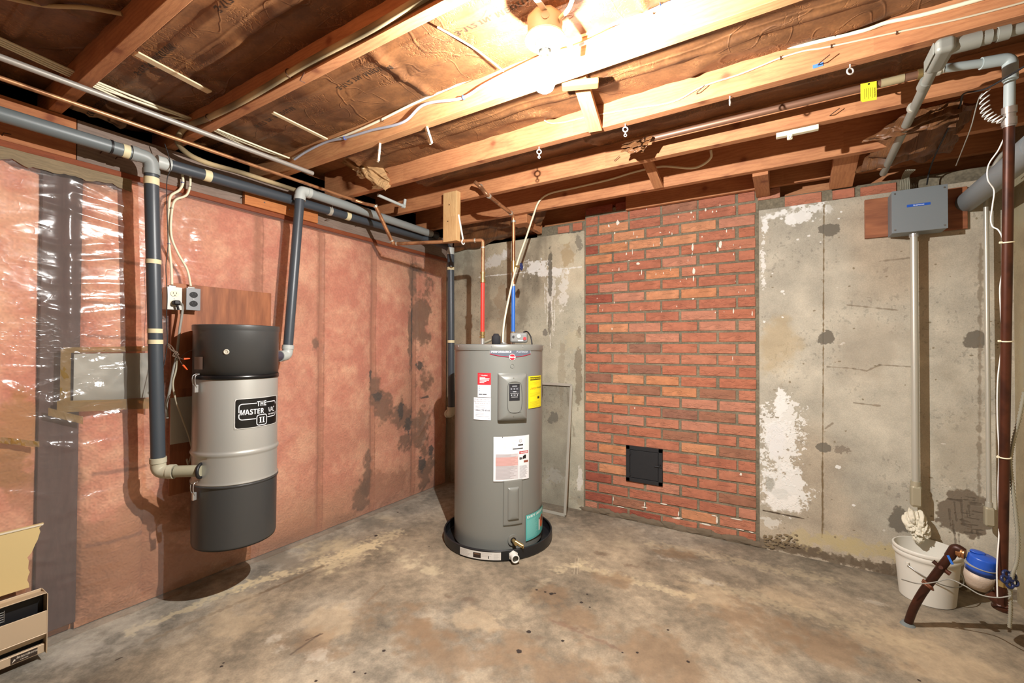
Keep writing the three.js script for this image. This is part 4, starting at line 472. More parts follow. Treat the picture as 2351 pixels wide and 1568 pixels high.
for (let k = 0; k < 4; k++) { const o = k * 5; wire('house_cable', 'white cable of the bundle threaded through the joists near the beam', mCream, [onY(-60, 60 + o, 2.12), onY(160, 160 + o, 2.1), onY(240, 195 + o, 2.12 - k * 0.004), onY(340, 235 + o * (k % 2 ? 1.6 : 0.6), 2.12 - k * 0.004), onY(440, 272 + o * 0.4, 2.12), onY(530, 310 + o * 0.6, 2.12), onY(600, 338 + o * (k % 2 ? 1 : 0.3), 2.12), onY(672, 366, 2.115 + k * 0.004)], 0.0042, 50, 'white cables through the joists'); }
{ const p = [[0, -8], [100, 12], [200, 18], [280, 32]].map(([a, b]) => onY(a, b, 2.12)); wire('flat_cable', 'flat beige cable crossing the dark joist bay at the beam end', M({ color: 0xb09a74, roughness: 0.6 }), p, 0.006, 20); }
for (const [a, b, w] of [[[312, 122], [482, 212], 0.03], [[625, 258], [750, 320], 0.02]]) { const t = thing('lath_stick', w > 0.025 ? 'tan wooden lath wedged across the darker joist bay under the paper' : 'tan wooden lath wedged across the joist bay next to the cables', 'stick'); part('stick', beam(onY(...a, 2.115), onY(...b, 2.105), 0.006, w, HY, 0.002), M({ color: 0xd2bd98, roughness: 0.8 }), t); }
{ const t = thing('support_wire', 'pale wire rod sprung across the bay beside the lamp', 'rod'); part('wire', cable([onY(1004, 62, 2.12), onY(1090, 112, 2.11), onY(1156, 163, 2.105)], 0.003, 20, 6), mCream, t); }
{ const t = thing('hot_water_line', 'copper pipe along the ceiling that angles over and feeds the red tube on the heater', 'pipe');
  const hz = -2.2, hx = onZ(1108, 700, hz).x, A = V(-2.195, 2.03, -1.75), B = onY(862, 473, 2.0), Cc = onY(903, 560, 1.8), D = V(hx, 1.806, hz), E = V(hx, 1.19, hz);
  part('ceiling_run', rod(V(-2.196, 2.031, 1.3), A, 0.0085), mCopper, t, 'thin copper pipe'); part('branch', sweep(fillet([A, V(-2.17, 2.02, -1.8), B, B.clone().lerp(Cc, 0.1)], 0.02), 0.010, 12), mCopper, t);
  part('slanted_run', rod(B, Cc, 0.011), mCopper, t); part('level_run', sweep(fillet([Cc.clone().lerp(B, 0.03), Cc, D, V(hx, 1.77, hz)], 0.035), 0.0111, 14), mCopper, t); part('drop', rod(V(hx, 1.78, hz), V(hx, 1.595, hz), 0.0111), mCopper, t);
  const d1 = Cc.clone().sub(B).normalize(), d2 = D.clone().sub(Cc).normalize(); for (const [p, d, l] of [[B, d1, 0.03], [Cc.clone().addScaledVector(d1, -0.022), d1, 0.02], [Cc.clone().addScaledVector(d2, 0.022), d2, 0.02], [D.clone().addScaledVector(d2, -0.05), d2, 0.02], [V(hx, 1.76, hz), HY, 0.02]]) collar(t, 'solder_joint', mSolder, p, d, l * 0.4, 0.0135); collar(t, 'tee', mCopper, A, HZ, 0.035, 0.0115);
  part('brass_fitting', [rod(V(hx, 1.6, hz), V(hx, 1.56, hz), 0.0145, 6), rod(V(hx, 1.565, hz), V(hx, 1.545, hz), 0.0175, 8), rod(V(hx, 1.61, hz), V(hx, 1.598, hz), 0.017, 8)], mBrass, t); part('red_tube', rod(V(hx, 1.55, hz), V(hx, 1.24, hz), 0.0125), M({ color: 0xd83a30, roughness: 0.4 }), t, 'red plastic tube'); part('brass_fitting', [rod(V(hx, 1.245, hz), V(hx, 1.225, hz), 0.0165, 8), rod(V(hx, 1.228, hz), V(hx, 1.2, hz), 0.0125, 8), rod(V(hx, 1.218, hz), V(hx, 1.207, hz), 0.0185, 6)], mBrass, t); part('nipple', rod(V(hx, 1.205, hz), V(hx, 1.1675, hz), 0.0125), mZinc, t, 'bright steel nipple');
}
{ const t = thing('hanger_post', 'upright pine block nailed to a joist to carry the copper pipe', 'post'), z = JZ[4] + 0.038; part('post', span(-1.79, -1.683, 1.795, 2.1, z + 0.0005, z + 0.04, 0.003), mPine, t); for (const [x, y] of [[-1.74, 2.02], [-1.75, 1.92]]) part('nail', rod(V(x, y, z + 0.039), V(x, y, z + 0.042), 0.0035, 8), mRust, t); }
{ const t = thing('pipe_hanger', 'white plastic hook hanging from the pine block and holding the copper pipe', 'hanger'); const a = V(-1.68, 1.955, -2.118), b = onZ(1064, 555, -2.15), d = b.clone().sub(a).normalize(); part('arm', beam(V(-1.6795, 1.955, -2.1), b, 0.012, 0.005, V(0, 0, 1)), mWhite, t); part('hook', torus(V(b.x, b.y - 0.004, b.z + 0.004), 0.0125, 0.004, HX, 18), mWhite, t); }

// ---------------------------------------------------------------- water heater in its drain pan
const HCX = -1.486, HCZ = -2.259, HR = 0.268, HTOP = 1.167;
const hy = (px, py, r = HR) => onCyl(px, py, HCX, HCZ, r).y, ht = (px, py = 950, r = HR) => onCyl(px, py, HCX, HCZ, r).th;
const lines = (x, x0, x1, y0, y1, n, col, seed = 1, lw = 2) => { const r = rng(seed); x.fillStyle = col; for (let k = 0; k < n; k++) x.fillRect(x0, lerp(y0, y1, n > 1 ? k / (n - 1) : 0), (x1 - x0) * (0.6 + 0.4 * r()), lw); };
{
  const t = thing('drain_pan', 'shallow round black drain pan under the grey water heater', 'pan'), R = 0.322;
  part('pan', lathe([[0, 0.004], [R - 0.012, 0.004], [R - 0.004, 0.012], [R - 0.001, 0.05], [R - 0.006, 0.056], [R - 0.004, 0.061], [R + 0.004, 0.061], [R + 0.006, 0.056], [R + 0.004, 0.01], [R, 0], [0, 0]].reverse(), HCX, HCZ, 96), MP({ color: 0x1b1c1f, roughness: 0.4 }), t);
  const t0 = onCyl(1058, 1275, HCX, HCZ, R).th, t1 = onCyl(1150, 1285, HCX, HCZ, R).th;
  part('pan_label', cylPatch(HCX, HCZ, R + 0.0062, t0, t1, 0.011, 0.052, 20), M({ roughness: 0.5, map: canvasTex(512, 100, (x) => { x.fillStyle = '#d6d3cc'; x.fillRect(0, 0, 512, 100); lines(x, 10, 170, 12, 90, 9, '#9a968e', 3, 3); x.fillStyle = '#2c211c'; x.fillRect(185, 20, 95, 66); x.fillStyle = '#7a5a40'; x.fillRect(200, 30, 66, 12); lines(x, 290, 420, 14, 60, 5, '#a8a49c', 5, 3); x.fillStyle = '#3a3a3a'; x.fillRect(366, 50, 10, 34); lines(x, 430, 505, 20, 90, 8, '#b2aea6', 6, 3); }) }), t, 'white printed label');
  const f = onCyl(1178, 1281, HCX, HCZ, R + 0.005), d = V(Math.sin(f.th), 0, Math.cos(f.th)), c = V(f.p.x, 0.032, f.p.z), ft = part('drain_fitting', [rod(c.clone().addScaledVector(d, -0.01), c.clone().addScaledVector(d, 0.012), 0.026, 6), sweep([c.clone().addScaledVector(d, 0.012), c.clone().addScaledVector(d, 0.045)], 0.0215, 20, false), torus(c.clone().addScaledVector(d, 0.045), 0.019, 0.0035, d)], M({ color: 0xd9d7cf, roughness: 0.45 }), t, 'white plastic drain fitting'); part('bore', rod(c.clone().addScaledVector(d, 0.012), c.clone().addScaledVector(d, 0.03), 0.0165), M({ color: 0x6e6c66, roughness: 0.8 }), ft);
}
{
  const t = thing('water_heater', 'tall grey electric water heater standing in the black pan', 'water heater');
  const mJ = MP({ color: 0x80827d, roughness: 0.36, metalness: 0.15, clearcoat: 0.35, clearcoatRoughness: 0.2 });
  part('jacket', lathe([[0, 0.018], [HR - 0.01, 0.018], [HR - 0.004, 0.022], [HR - 0.002, HTOP - 0.034], [HR - 0.002, HTOP - 0.034]], HCX, HCZ, 128), mJ, t, 'grey painted steel jacket');
  part('top_cap', lathe([[HR - 0.004, HTOP - 0.036], [HR + 0.002, HTOP - 0.034], [HR + 0.002, HTOP - 0.006], [HR - 0.006, HTOP], [HR - 0.03, HTOP - 0.001], [0, HTOP - 0.002]], HCX, HCZ, 128), mJ, t, 'grey top cap'); part('base_feet', lathe([[HR - 0.06, 0.006], [HR - 0.03, 0.006], [HR - 0.03, 0.02], [HR - 0.06, 0.02]], HCX, HCZ, 40), mBlack, t);
  for (const px of [1052, 1129, 1200]) { const c = onCyl(px, 795, HCX, HCZ, HR + 0.002), d = V(Math.sin(c.th), 0, Math.cos(c.th)); part('rivet', rod(c.p, c.p.clone().addScaledVector(d, 0.002), 0.004, 8), mZinc, t); }
  // brand plate
  const bt0 = ht(1125, 810), bt1 = ht(1218, 810), by1 = hy(1172, 803), by0 = hy(1172, 829);
  const brandTex = canvasTex(1024, 200, (x) => {
    x.fillStyle = '#5d6470'; x.fillRect(0, 0, 1024, 200); x.strokeStyle = '#c8c8c4'; x.lineWidth = 6; x.strokeRect(3, 3, 1018, 300); x.fillStyle = '#eceef0'; x.font = 'bold 76px sans-serif'; x.textAlign = 'left'; x.save(); x.translate(24, 82); x.scale(0.86, 1); x.fillText('PERFORMANCE', 0, 0); x.restore(); x.font = '74px sans-serif'; x.fillStyle = '#c4c8cc'; x.save(); x.translate(620, 82); x.scale(0.86, 1); x.fillText('PLATINUM', 0, 0); x.restore();
    x.strokeStyle = '#a8243a'; x.lineWidth = 16; x.beginPath(); x.moveTo(0, 108); x.quadraticCurveTo(512, 276, 1024, 108); x.stroke();
  }); const plateH = (by1 - by0) * 0.66;
  const bp = part('brand_plate', grid(30, 4, (u, v) => { const th = lerp(bt0, bt1, u), d = plateH * lerp((0.58 + 0.42 * (1 - (2 * u - 1) ** 2)) * 1, 0, v), p = V(HCX + Math.sin(th) * (HR + 0.0012), by1 - d, HCZ + Math.cos(th) * (HR + 0.0012)); p.uv = [u, 1 - d / plateH]; return p; }), M({ roughness: 0.3, map: brandTex }), t, 'brand plate');
  { const c = onCyl(1176, 820, HCX, HCZ, HR), rr = 0.0185; part('emblem', grid(28, 3, (u, v) => { const a = u * Math.PI * 2, th = c.th + Math.cos(a) * rr * (1 - v) / HR, p = V(HCX + Math.sin(th) * (HR + 0.0022), c.y + Math.sin(a) * rr * (1 - v), HCZ + Math.cos(th) * (HR + 0.0022)); p.uv = [0.5 + 0.5 * Math.cos(a) * (1 - v), 0.5 + 0.5 * Math.sin(a) * (1 - v)]; return p; }), M({ roughness: 0.3, map: canvasTex(200, 200, (x) => { x.fillStyle = '#d8d4d0'; x.fillRect(0, 0, 200, 200); x.fillStyle = '#b01e30'; x.beginPath(); x.arc(100, 100, 88, 0, 7); x.fill(); x.fillStyle = '#f0ecec'; x.font = 'italic bold 62px serif'; x.textAlign = 'center'; x.save(); x.translate(100, 122); x.scale(0.95, 1.2); x.fillText('Rheem', 0, 0); x.restore(); }) }), bp, 'red round emblem'); }
  // relief valve boss
  { const c = onCyl(1176, 840, HCX, HCZ, HR), d = V(Math.sin(c.th), 0, Math.cos(c.th)); part('knockout', torus(c.p, 0.011, 0.0012, d), mJ, t); }
  // printed labels
  const label = (px0, px1, py0, py1, map, name, lab, rough = 0.5) => { const m = (py0 + py1) / 2, xm = (px0 + px1) / 2; return part(name, cylPatch(HCX, HCZ, HR + 0.0012, ht(px0, m), ht(px1, m), hy(xm, py1), hy(xm, py0), 18), M({ map, roughness: rough }), t, lab); };
  label(1097, 1127, 856, 912, canvasTex(256, 480, (x) => { x.fillStyle = '#e9e7ea'; x.fillRect(0, 0, 256, 480); x.fillStyle = '#cf2a34'; x.fillRect(0, 0, 256, 238); x.fillStyle = '#f6eeee'; x.font = 'bold 34px sans-serif'; x.fillText('EcoNet', 76, 62); x.strokeStyle = '#e88'; x.lineWidth = 4; x.beginPath(); x.arc(44, 50, 20, 0, 7); x.stroke(); for (const [y, w] of [[90, 110], [108, 190], [134, 180], [160, 130], [186, 90]]) x.fillRect(40, y, w, 14); x.fillStyle = '#4a5a80'; for (const y of [282, 312, 356]) { x.beginPath(); x.arc(32, y, 9, 0, 7); x.fill(); } lines(x, 52, 200, 276, 380, 6, '#a0a4b0', 4, 5); x.fillStyle = '#1e2430'; x.fillRect(20, 412, 70, 20); x.fillRect(98, 412, 80, 20); lines(x, 20, 170, 446, 456, 2, '#b0b4bc', 2, 4); }), 'label', 'red and white label');
  label(1088, 1127, 913, 964, canvasTex(320, 420, (x) => { x.fillStyle = '#e6e6ea'; x.fillRect(0, 0, 320, 420); x.fillStyle = '#2c3040'; x.textAlign = 'center'; x.font = '30px sans-serif'; x.fillText('DO NOT RETURN THIS', 160, 46); x.fillText('WATER HEATER TO THE', 160, 84); x.fillText('PLACE OF PURCHASE', 160, 122); lines(x, 34, 290, 150, 196, 3, '#70747e', 2, 4); x.font = 'bold 42px sans-serif'; x.fillStyle = '#3a4450'; x.fillText('1-866-279-4566', 160, 254); lines(x, 40, 290, 294, 350, 3, '#70747e', 7, 5); x.fillRect(270, 392, 30, 6); }), 'label', 'white label with a telephone number');
  label(1213, 1241.5, 863, 936, canvasTex(230, 600, (x) => { x.fillStyle = '#efe024'; x.fillRect(0, 0, 230, 600); x.fillStyle = '#14140c'; x.fillRect(22, 22, 190, 58); x.fillStyle = '#efe024'; x.font = 'bold 38px sans-serif'; x.textAlign = 'center'; x.save(); x.translate(117, 65); x.scale(0.7, 1.1); x.fillText('ENERGYGUIDE', 0, 0); x.restore(); lines(x, 15, 210, 100, 150, 4, '#b8a81c', 3, 4); x.fillStyle = '#c25a1a'; x.font = 'italic bold 46px serif'; x.fillText('2021', 72, 250); x.fillStyle = '#1c1c10'; x.font = 'bold 40px sans-serif'; x.fillText('$424', 180, 240); lines(x, 20, 215, 320, 380, 4, '#b0a01a', 5, 4); x.fillStyle = '#201c10'; x.fillRect(140, 395, 42, 42); lines(x, 15, 215, 480, 590, 9, '#a4941a', 6, 4); }), 'label', 'yellow energy label');
  label(1133, 1214, 1002, 1104, canvasTex(640, 820, (x) => { x.fillStyle = '#e4e4e6'; x.fillRect(0, 0, 640, 820); x.fillStyle = '#eeeef0'; x.fillRect(140, 30, 400, 240); lines(x, 150, 240, 80, 260, 11, '#a8a8ae', 3, 4); lines(x, 300, 390, 80, 240, 10, '#a8a8ae', 4, 4); x.strokeStyle = '#333'; x.lineWidth = 5; x.beginPath(); x.arc(462, 96, 26, 0, 7); x.stroke(); x.fillStyle = '#333'; x.font = 'bold 26px sans-serif'; x.fillText('UL', 446, 106); x.fillRect(418, 156, 96, 30); x.fillRect(320, 226, 190, 20); x.fillStyle = '#c8c4c6'; x.fillRect(34, 320, 390, 470); lines(x, 40, 420, 330, 780, 38, '#8e8688', 9, 5); x.fillStyle = 'rgba(214,140,130,0.55)'; x.fillRect(34, 380, 380, 160); x.fillStyle = '#b0282c'; x.fillRect(440, 290, 180, 48); x.fillStyle = '#fff'; x.font = 'bold 34px sans-serif'; x.fillText('! DANGER', 452, 327); x.fillStyle = '#1c1a1c'; for (const [a, b, w, h] of [[445, 400, 26, 46], [476, 404, 24, 40], [510, 380, 20, 60], [530, 366, 44, 70]]) x.fillRect(a, b, w, h); x.fillStyle = '#8a4a34'; x.fillRect(530, 470, 90, 40); lines(x, 445, 620, 560, 780, 20, '#8a8a90', 11, 5); x.fillStyle = '#111'; x.fillRect(140, 0, 10, 26); }), 'label', 'large white rating and danger label');
  label(1207, 1247, 1176, 1234, canvasTex(400, 520, (x) => { x.fillStyle = '#5fb9b4'; x.fillRect(0, 0, 400, 520); x.fillStyle = '#eef4f2'; x.font = 'bold 66px sans-serif'; x.fillText('DRY AREA', 12, 70); lines(x, 16, 190, 110, 470, 26, '#8fd0cc', 4, 5); x.fillStyle = '#c9683c'; x.beginPath(); x.ellipse(300, 280, 66, 130, 0, 0, 7); x.fill(); x.fillStyle = '#5a3a30'; x.fillRect(280, 180, 60, 110); x.fillStyle = '#e8ecec'; x.fillRect(210, 200, 30, 230); x.fillStyle = '#7a5048'; x.fillRect(214, 170, 26, 40); }), 'label', 'teal label');
  // control cover, its display, the lower element cover
  const e1 = (u, p) => Math.pow(clamp(1 - Math.pow(Math.abs(u * 2 - 1), p)), 0.42), cover = (px0, px1, py0, py1, H, name, lab, p = 7) => { const m = (py0 + py1) / 2, xm = (px0 + px1) / 2; return part(name, cylPatch(HCX, HCZ, HR, ht(px0, m), ht(px1, m), hy(xm, py1), hy(xm, py0), 44, 60, (u, v) => -0.004 + H * Math.min(e1(u, p), e1(v, p + 3))), mJ, t, lab); };
  const cc = cover(1142, 1207.5, 857, 966, 0.042, 'control_cover', 'raised grey control cover', 2.6);
  const cr = HR + 0.0385; const inner = (px0, px1, py0, py1, rr, m, name, lab) => part(name, cylPatch(HCX, HCZ, rr, ht(px0, 900, rr), ht(px1, 900, rr), hy((px0 + px1) / 2, py1, rr), hy((px0 + px1) / 2, py0, rr), 14), m, cc, lab);
  inner(1166.5, 1197, 878, 947, cr, mJ, 'door_panel', 'recessed grey door'); { const q = [[1166, 886], [1169, 879], [1181, 876.5], [1194, 879], [1197, 886], [1197, 938], [1193, 945], [1181, 948], [1169, 945], [1166, 938], [1166, 886]].map(([a, b]) => onCyl(a, b, HCX, HCZ, cr + 0.0005).p); part('door_seam', sweep(smooth(q, 80), 0.0013, 6), M({ color: 0x4c4c48, roughness: 0.5 }), cc); }
  inner(1169, 1193.5, 881, 920, cr + 0.001, M({ roughness: 0.3, map: canvasTex(200, 320, (x) => { x.fillStyle = '#24252a'; x.fillRect(0, 0, 200, 320); x.fillStyle = '#3a3b42'; x.fillRect(14, 70, 172, 52); x.fillRect(14, 138, 172, 26); x.fillStyle = '#e0e2e6'; x.fillRect(56, 40, 90, 8); for (const a of [40, 92, 146]) { x.beginPath(); x.arc(a, 98, 9, 0, 7); x.fill(); } x.fillRect(66, 146, 66, 8); for (let k = 0; k < 8; k++) x.fillRect(24 + k * 20, 178, 12, 6); x.beginPath(); x.moveTo(30, 214); x.lineTo(54, 200); x.lineTo(54, 228); x.fill(); x.beginPath(); x.moveTo(170, 214); x.lineTo(146, 200); x.lineTo(146, 228); x.fill(); x.font = 'bold 24px sans-serif'; x.fillText('120', 78, 222); x.fillRect(40, 248, 120, 5); }) }), 'display', 'black touch display');
  for (const py of [868, 956]) { const c = onCyl(1179, py, HCX, HCZ, HR + 0.03), d = V(Math.sin(c.th), 0, Math.cos(c.th)); part('screw', rod(c.p, c.p.clone().addScaledVector(d, 0.004), 0.003, 8), mSteel, cc); }
  const lc = cover(1155, 1199.5, 1100, 1207, 0.008, 'element_cover', 'flat grey element cover', 14); part('raised_rib', cylPatch(HCX, HCZ, HR, ht(1165, 1150), ht(1191, 1150), hy(1178, 1194), hy(1178, 1118), 26, 40, (u, v) => 0.0035 + 0.012 * Math.min(Math.pow(clamp(1 - Math.pow(Math.abs(u * 2 - 1), 2.5)), 0.6), Math.pow(clamp(1 - Math.pow(Math.abs(v * 2 - 1), 9)), 0.6))), mJ, lc);
  { const c = onCyl(1178, 1240, HCX, HCZ, HR), d = V(Math.sin(c.th), 0, Math.cos(c.th)), s = V(d.z, 0, -d.x), q = c.p.clone(); const e = part('escutcheon', rod(q.clone().addScaledVector(d, -0.004), q.clone().addScaledVector(d, 0.003), 0.03, 24), mJ, t); part('drain_valve', [rod(q, q.clone().addScaledVector(d, 0.05), 0.0105), rod(q.clone().addScaledVector(d, 0.036).add(V(0, 0.006, 0)), q.clone().addScaledVector(d, 0.062).addScaledVector(s, 0.032).add(V(0, -0.012, 0)), 0.0115, 10), torus(q.clone().addScaledVector(d, 0.062).addScaledVector(s, 0.032).add(V(0, -0.012, 0)), 0.0115, 0.003, s)], mBrass, t, 'brass drain valve'); part('bore', rod(q, q.clone().addScaledVector(d, 0.0045), 0.0165), mBlack, e); }
  // fittings on the top
  const top = (px, z) => { const p = onZ(px, 785, z); return V(p.x, HTOP, z); };
  { const c = top(1139, -2.2); const a = part('cap', lathe([[0, 0], [0.026, 0], [0.027, 0.05], [0.02, 0.056], [0.014, 0.068], [0, 0.066]], c.x, c.z, 20, HTOP - 0.003), M({ color: 0x26262a, roughness: 0.85 }), t, 'black foam pipe cap'); part('discharge_tube', rod(V(c.x - 0.026, HTOP + 0.03, c.z), V(c.x - 0.1, HTOP + 0.012, c.z - 0.03), 0.0075), mPvcTan, t); }
  { const c = top(1191.5, -2.3), g = box(0.105, 0.06, 0.07, 0, 0, 0, 0.012, 2); g.rotateY(0.5); g.translate(c.x, HTOP + 0.042, c.z); const b = part('valve_actuator', g, M({ color: 0x7c7d7a, roughness: 0.5 }), t, 'grey shut-off valve actuator'); const n = V(0.48, 0, 0.877).normalize(), s = V(n.z, 0, -n.x), f = V(c.x, HTOP + 0.042, c.z).addScaledVector(n, 0.036); for (const [a, u, r, m, lab] of [[0, 0.008, 0.0125, mPvcPale, 'pale dial'], [-0.032, 0.004, 0.007, mBlack, 'black knob'], [0.036, -0.006, 0.01, M({ color: 0xb3242c, roughness: 0.4 }), 'red emblem']]) { const p = f.clone().addScaledVector(s, a).add(V(0, u, 0)); part('dial', rod(p, p.clone().addScaledVector(n, 0.004), r, 18), m, b, lab); } part('caption', box(0.03, 0.006, 0.001, 0, 0, 0, 0.0003).rotateY(0.5).translate(...f.clone().addScaledVector(s, 0.01).add(V(0, -0.019, 0)).toArray()), mWhite, b); part('lead', cable([V(c.x + 0.02, HTOP + 0.075, c.z - 0.02), V(c.x + 0.05, HTOP + 0.078, c.z - 0.01), V(c.x + 0.082, HTOP + 0.045, c.z), V(c.x + 0.092, HTOP + 0.01, c.z + 0.005), V(c.x + 0.093, HTOP - 0.004, c.z + 0.005)], 0.0042, 24, 8), mBlack, t, 'black sensor lead'); }
  { const c = top(1156, -2.24); part('cable_clamp', [box(0.04, 0.008, 0.026, c.x, HTOP + 0.003, c.z, 0.002), rod(V(c.x, HTOP, c.z), V(c.x, HTOP + 0.014, c.z), 0.013, 12)], mZinc, t, 'steel cable clamp'); }
}
{ // cold supply
  const t = thing('cold_water_line', 'copper pipe with a blue tube and blue wheel valve feeding the heater from the ceiling', 'pipe'), cz = -2.4, cx = onZ(1178.5, 700, cz).x, yb = onZ(1178, 655, cz).y, P = [V(cx, yb - 0.01, cz), V(cx, 1.995, cz), onY(1117, 446, 2.02), onY(1103, 428, 2.075), onY(1090, 418, 2.09)];
  part('nipple', rod(V(cx, 1.1675, cz), V(cx, 1.2, cz), 0.0125), mZinc, t); part('brass_fitting', [rod(V(cx, 1.198, cz), V(cx, 1.225, cz), 0.0125, 8), rod(V(cx, 1.208, cz), V(cx, 1.22, cz), 0.0185, 6), rod(V(cx, 1.224, cz), V(cx, 1.25, cz), 0.0165, 8)], mBrass, t); part('blue_tube', rod(V(cx, 1.245, cz), V(cx, yb, cz), 0.0125), M({ color: 0x2f6cc4, roughness: 0.4 }), t, 'blue plastic tube'); part('copper_run', sweep(fillet(P, 0.035), 0.0111, 14), mCopper, t);
  for (const [p, d] of [[V(cx, 1.955, cz), HY], [V(cx, yb, cz), HY], [P[1].clone().lerp(P[2], 0.12), P[2].clone().sub(P[1]).normalize()], [P[2].clone().lerp(P[1], 0.08), P[2].clone().sub(P[1]).normalize()], [P[3], P[3].clone().sub(P[2]).normalize()]]) collar(t, 'solder_joint', mSolder, p, d, 0.012, 0.0138);
  const vy = onZ(1178, 612, cz).y, w = onZ(1197, 612, cz - 0.01), v = part('valve', [rod(V(cx, vy - 0.035, cz), V(cx, vy + 0.035, cz), 0.0165, 8), rod(V(cx, vy, cz), w, 0.008, 10)], mBrass, t, 'brass valve'); const d = w.clone().sub(V(cx, vy, cz)).normalize(); const wh = []; for (let k = 0; k < 5; k++) { const a = k / 5 * Math.PI * 2, s = V(d.z, 0, -d.x); wh.push(torus(w.clone().addScaledVector(s, Math.cos(a) * 0.014).add(V(0, Math.sin(a) * 0.014, 0)), 0.009, 0.0036, d, 14)); } part('wheel', wh, M({ color: 0x1c2c62, roughness: 0.4 }), v, 'dark blue handwheel');
}
wire('heater_cable', 'cream electric cable rising from the heater top and clipped along the last joist', mCream, [onZ(1154, 786, -2.24), onZ(1157, 745, -2.26), onZ(1165, 700, -2.31), onZ(1178, 640, -2.37), onZ(1192, 590, -2.43), onZ(1208, 545, -2.46), onZ(1223, 500, -2.48), onZ(1238, 462, -2.505), onZ(1256, 447, -2.516), onZ(1320, 431, -2.518), onZ(1400, 412, -2.518), onZ(1460, 394, -2.518), onZ(1520, 382, -2.5), onZ(1600, 384, -2.48), onZ(1632, 362, -2.47), onZ(1632, 345, -2.46)], 0.0062, 110);
{ // window screen leaning on the wall
  const t = thing('insect_screen', 'aluminium framed window screen leaning on the concrete beside the heater', 'screen'), F = onY(1297, 1186, 0.0), T = onZ(1312, 884, ZB + 0.012), w = 0.42, F2 = F.clone().add(V(-w, 0, -0.005)), T2 = T.clone().add(V(-w, 0, 0)), n = V().crossVectors(F2.clone().sub(F), T.clone().sub(F)).normalize(); F.y = F2.y = 0.009;
  for (const [a, b] of [[F, T], [F2, T2]]) part('side_rail', beam(a, b, 0.018, 0.011, HX), mGalv, t); for (const [a, b] of [[F, F2], [T, T2]]) part('cross_rail', beam(a, b, 0.018, 0.011, T.clone().sub(F)), mGalv, t);
  part('mesh', grid(2, 2, (u, v) => F.clone().lerp(F2, u).lerp(T.clone().lerp(T2, u), v)), new THREE.MeshStandardMaterial({ color: 0x5c5a54, roughness: 0.7, transparent: true, opacity: 0.22, side: THREE.DoubleSide }), t, 'grey insect mesh');
}
{ // cleanout
  const t = thing('cleanout_door', 'square black iron cleanout door low in the brick panel', 'hatch'), a = onZ(1436, 1022), b = onZ(1522, 1117), cx = (a.x + b.x) / 2, cy = (a.y + b.y) / 2, s = 0.238, mI = M({ color: 0x2c2d30, roughness: 0.55, metalness: 0.3, bumpMap: rep(texMottle, 2, 2), bumpScale: 0.001 });
  const z0 = ZB - 0.0118; part('frame', [[-1, 0], [1, 0], [0, -1], [0, 1]].map(([i, j]) => box(i ? 0.026 : s, j ? 0.026 : s, 0.012, cx + i * (s / 2 - 0.013), cy + j * (s / 2 - 0.013), z0 + 0.006, 0.002)), mI, t); const d = part('door', box(s - 0.056, s - 0.056, 0.01, cx, cy, z0 + 0.006, 0.002), mI, t); part('latch', [rod(V(cx + s / 2 - 0.05, cy + 0.005, z0 + 0.015), V(cx + s / 2 - 0.004, cy + 0.005, z0 + 0.017), 0.004, 8), rod(V(cx + s / 2 - 0.02, cy + 0.005, z0 + 0.016), V(cx + s / 2 - 0.012, cy + 0.022, z0 + 0.018), 0.004, 8)], mI, d); part('back_plate', box(s - 0.004, s - 0.004, 0.002, cx, cy, z0 + 0.0005, 0.0005), mBlack, t); for (const k of [-1, 1]) part('hinge', rod(V(cx - s / 2 + 0.03, cy + k * 0.07 - 0.01, z0 + 0.013), V(cx - s / 2 + 0.03, cy + k * 0.07 + 0.01, z0 + 0.013), 0.004, 8), mI, t);
}

// ---------------------------------------------------------------- telephone box, conduits and pipes on the right
{ const a = onZ(1984, 464), b = onZ(2219, 532), t = thing('backing_board', 'reddish brown board fixed to the concrete behind the grey telephone box', 'board'); part('board', span(a.x, b.x, b.y + 0.012, a.y + 0.006, ZB + 0.001, ZB + 0.02, 0.002), mPly, t); }
{
  const t = thing('telephone_box', 'grey steel junction box with a small blue TELEPHONE strip', 'box'), z1 = ZB + 0.125, a = onZ(2047, 440, z1), b = onZ(2177, 520, z1), mG = M({ color: 0x7e868a, roughness: 0.5, metalness: 0.2 }); const x0 = a.x, x1 = b.x, y1 = onZ(2110, 431, z1).y, y0 = onZ(2110, 530, z1).y;
  part('body', span(x0 + 0.001, x1 - 0.001, y0 + 0.001, y1 - 0.001, ZB + 0.021, z1 - 0.002, 0.003), mG, t); part('cover', span(x0, x1, y0, y1, z1 - 0.002, z1, 0.001), mG, t); for (const [i, j] of [[0, 0], [0, 1], [1, 0], [1, 1]]) part('screw', rod(V(lerp(x0 + 0.012, x1 - 0.012, i), lerp(y0 + 0.015, y1 - 0.015, j), z1), V(lerp(x0 + 0.012, x1 - 0.012, i), lerp(y0 + 0.015, y1 - 0.015, j), z1 + 0.002), 0.004, 8), mSteel, t);
  const c = onZ(2109, 470, z1 + 0.001); part('label_strip', reuv(box(0.085, 0.012, 0.001, c.x, c.y, z1 + 0.0006, 0.0002), (x, y) => [(x - c.x) / 0.085 + 0.5, (y - c.y) / 0.012 + 0.5]), M({ roughness: 0.4, map: canvasTex(420, 60, (x) => { x.fillStyle = '#1f56b8'; x.fillRect(0, 0, 420, 60); x.fillStyle = '#dfe8f4'; x.font = 'bold 36px sans-serif'; x.fillText('TELEPHONE', 110, 44); }) }), t, 'blue embossed strip reading TELEPHONE');
}
